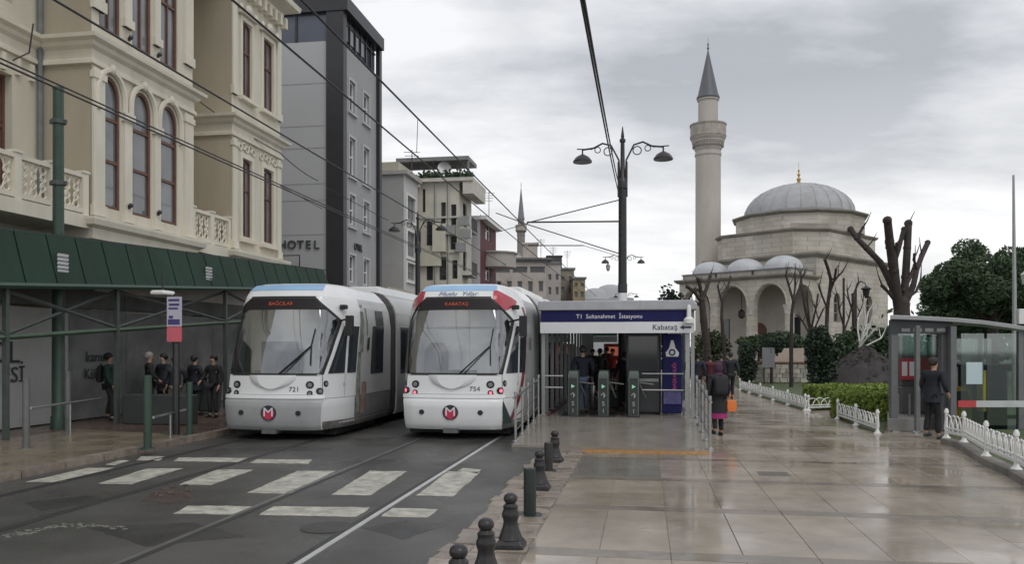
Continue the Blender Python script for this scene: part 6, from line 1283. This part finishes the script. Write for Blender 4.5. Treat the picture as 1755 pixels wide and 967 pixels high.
    if hem:
        q = MB(); z1, z0 = Z(coat)+.12, Z(hem[0]); q.loft([[(.185*k*s_*math.cos(a)*(1+.05*math.sin(7*a)), .15*k*s_*math.sin(a), z) for a in [2*math.pi*j/21 for j in range(21)]] for s_, z in ((1.05,z1),(1.14,z0),(1.0,z0+.01))], caps=False); q.build('skirt', cloth('magenta', hem[1]), o, True)
    hx = Vector((0, lean, Z(1.62))); q = MB()
    if scarf:
        q.loft([[(r_*k*math.cos(a), lean + y + r_*1.1*k*math.sin(a), Z(z)) for a in [2*math.pi*j/14 for j in range(14)]] for r_, y, z in ((.16,0,1.37),(.12,0,1.44),(.085,0,1.5),(.098,-.012,1.56),(.102,-.012,1.63),(.085,-.01,1.69),(.04,0,1.725))]); q.build('headscarf', cloth('scarf', scarf), o, True)
    else:
        q.loft([[(r_*k*math.cos(a), lean - .018 + r_*1.15*k*math.sin(a) - (.02 if z < 1.62 else 0), Z(z)) for a in [2*math.pi*j/14 for j in range(14)]] for r_, z in ((.05,1.545),(.080,1.58),(.094,1.63),(.090,1.675),(.06,1.715),(.015,1.73))]); q.build('hair', mat('hair%d' % int(hairc[0]*9999), hairc, .6, .3, 9), o, True)
    q = MB()
    for sg in (-1,1): q.ball((sg*.03*k, lean+.098*k, Z(1.615)), .011, .008, .008, 6, 4)
    q.build('eyes', mat('eye_dark', (.02,.016,.015), .2, 0), o); q = MB(); q.loft([[(-.012,lean+.10*k,Z(1.575)),(.012,lean+.10*k,Z(1.575)),(0,lean+.125*k,Z(1.578))], [(-.007,lean+.095*k,Z(1.615)),(.007,lean+.095*k,Z(1.615)),(0,lean+.103*k,Z(1.615))]]); q.build('nose', skin_m, o, True)
    q = MB(); q.box(-.022*k,lean+.085*k,Z(1.552),.022*k,lean+.101*k,Z(1.558)); q.build('mouth', mat('lips', (.28,.11,.10), .5, 0), o)
    if bag == 'backpack':
        b = thing('backpack', bag2 or 'dark backpack', 'backpack', p, rz); q = MB(); q.loft([[(x*.16*k, -.15*k - d + lean*.7, Z(z)) for x, d in ((-1,0),(1,0),(.9,.13*s_),(-.9,.13*s_))] for s_, z in ((.8,.98),(1.1,1.06),(1,1.3),(.6,1.42))]); q.build('body', cloth('pack', (.018,.018,.022)), b, True, bevel=.03); q = MB(); q.tube([(-.1*k,-.16*k+lean*.7,Z(1.38)),(0,-.2*k+lean*.7,Z(1.45)),(.1*k,-.16*k+lean*.7,Z(1.38))], .014, 5); q.build('handle', MATS['cloth_pack'], b)
    return o, J
gw = gp(1231, 748, .05)
wo_, J = person('woman walking away in a long black coat over a magenta skirt, head scarf on', gw, R(4), 1.66, 'black', (.017,.016,.02), (.018,.016,.022), stride=.09, coat=.55, arms=((.02,0),(.10,.10)), scarf=(.055,.022,.045), hem=(.42,(.32,.025,.14)), bag='backpack', bag2='black backpack on the back of the woman in the long coat', female=True)
ob = thing('carrier_bag', 'orange carrier bag held in the hand of the walking woman', 'bag', gw + Vector((.30,.05,.55)), R(8)); q = MB(); q.loft([[(x*.105*s_, y*.06*s_, z) for x, y in ((-1,-1),(1,-1),(1,1),(-1,1))] for s_, z in ((.95,0),(1.15,.12),(1.0,.26))]); q.build('body', orange_m, ob, True, bevel=.015); q = MB(); q.tube([(-.07,0,.26),(-.04,0,.36),(.0,0,.39),(.04,0,.36),(.07,0,.26)], .008, 5); q.build('handle', orange_m, ob)
pz = gp(1006, 717, PZ)
person('man in a dark navy jacket and blue jeans walking through the middle gate, back turned', pz + Vector((0,1.2,0)), R(2), 1.80, 'navy', (.016,.017,.03), (.085,.11,.17), hairc=(.03,.026,.024), stride=.13, arms=((.22,.05),(.16,.12)), elbow=.2)
person('dark clothed person bending over luggage beyond the right turnstile', Vector((at(1062,0,25).x, 23.6, PZ)), R(10), 1.62, 'charcoal', (.022,.02,.022), (.025,.024,.028), stride=.05, lean=.12, arms=((.2,.1),(.2,.1)))
lg = thing('suitcase', 'black suitcase standing on the platform beside the bending person', 'suitcase', (at(1050,0,22.8).x, 22.8, PZ)); q = MB(); q.box(-.2,-.13,.05,.2,.13,.55); q.build('case', rubber_m, lg, bevel=.05); q = MB(); q.tube([(-.1,.1,.55),(-.1,.1,.85),(.1,.1,.85),(.1,.1,.55)], .012, 5); q.build('handle', steel_m, lg)
random.seed(4)
crowd = 'waiting passengers farther along the platform'
for i, (u, Y, H, c, lb) in enumerate(((1028, 30, 1.7, (.03,.028,.03), 'dark coated passenger farther along the platform, left of the red jacket'), (1050, 32, 1.68, (.38,.045,.03), 'passenger in a bright red jacket farther along the platform'), (1040, 36, 1.74, (.05,.045,.045), 'tall grey coated passenger behind the red jacket'), (1016, 34, 1.66, (.02,.022,.03), 'short dark passenger near the left glass of the platform'))):
    person(lb, Vector((at(u,0,Y).x, Y, PZ)), R(170 if i % 2 else 20), H, 'crowd%d' % i, c, (.03,.03,.04), arms=((.05,.02),(.05,.02)), group=crowd)
rb_ = thing('vending_machine', 'red lit vending machine beside the far passengers', 'machine', (at(1056,0,38).x, 38, PZ)); q = MB(); q.box(-.5,0,0,.5,.7,1.9); q.build('cabinet', red_m, rb_, bevel=.02); q = MB(); q.box(-.4,-.02,.8,.1,-.001,1.75); q.build('front', mat('vend_lit', (.7,.20,.12), .4, .3, 5, emit=.25), rb_)
gs = thing('hanging_sign', 'white and green hanging sign over the far end of the platform', 'sign', (at(1037,0,34).x, 34, 2.75)); q = MB(); q.box(-.5,0,-.5,.5,.06,-.25); q.box(-.4,0,-.12,.5,.06,.12); q.build('panel', signw_m, gs); q = MB(); q.box(-.5,-.004,-.24,.5,.05,-.13); q.build('green_band', mat('sign_green', (.05,.25,.12), .5, .1), gs); q = MB(); q.tube([(0,.03,.12),(0,.03,.25)], .02, 5); q.build('hanger', iron_m, gs)
path = 'people walking away along the path'
for i, (u, v, H, c, lb) in enumerate(((1196, 683, 1.74, (.02,.024,.045), 'person in a navy jacket walking away, left of the far group on the path'), (1217, 680, 1.66, (.10,.02,.03), 'person in a dark red jacket in the middle of the far group on the path'), (1252, 684, 1.8, (.018,.022,.03), 'tall person in black at the right of the far group, by the dark bush'), (1236, 676, 1.7, (.06,.03,.05), 'person in a plum coat just above the walking woman'))):
    p = gp(u, v, .05); person(lb, p, R(random.uniform(-8, 14)), H, 'path%d' % i, c, (.02,.02,.026), stride=.1, arms=((.12,.02),(-.08,.0)), group=path)
p = gp(1597, 753, .05); person('man in a long black jacket and black trousers leaning at the kiosk, facing right', p, R(-62), 1.80, 'blackjk', (.014,.016,.024), (.014,.014,.018), hairc=(.025,.018,.015), stride=.06, coat=.78, lean=.07, arms=((.12,.12),(.10,.16)))
wait = 'people waiting on the left pavement'
p = gp(187, 722, .11); person('man in a green jacket on the left pavement, side on', p, R(-75), 1.80, 'green', (.018,.05,.034), (.028,.026,.026), hairc=(.014,.012,.012), stride=.08, arms=((.10,.03),(.16,.06)), bag='backpack', bag2='black backpack on the back of the man in the green jacket', group=wait)
for i, (u, v, H, c, rz, lb) in enumerate(((256, 717, 1.82, (.015,.015,.018), -60, 'tall man in black with a pale cap, first of the waiting group'), (280, 716, 1.78, (.016,.019,.026), 150, 'man in dark navy standing behind the stop sign post'), (300, 722, 1.70, (.022,.026,.032), 30, 'person in a dark grey coat just left of the container'),
    (334, 712, 1.72, (.016,.018,.028), -30, 'person in dark blue behind the grey container'), (366, 716, 1.74, (.02,.02,.022), 160, 'person in black at the right end of the waiting group, by the left tram'))):
    p = gp(u, v, .11); person(lb, p, R(rz), H, 'wait%d' % i, c, (.03,.03,.03) if i != 2 else (.16,.145,.11), arms=((.1,.04),(.22,.18)), coat=.72 if i in (1,3) else 0, group=wait, hairc=(.35,.34,.33) if i == 0 else (.016,.014,.013))
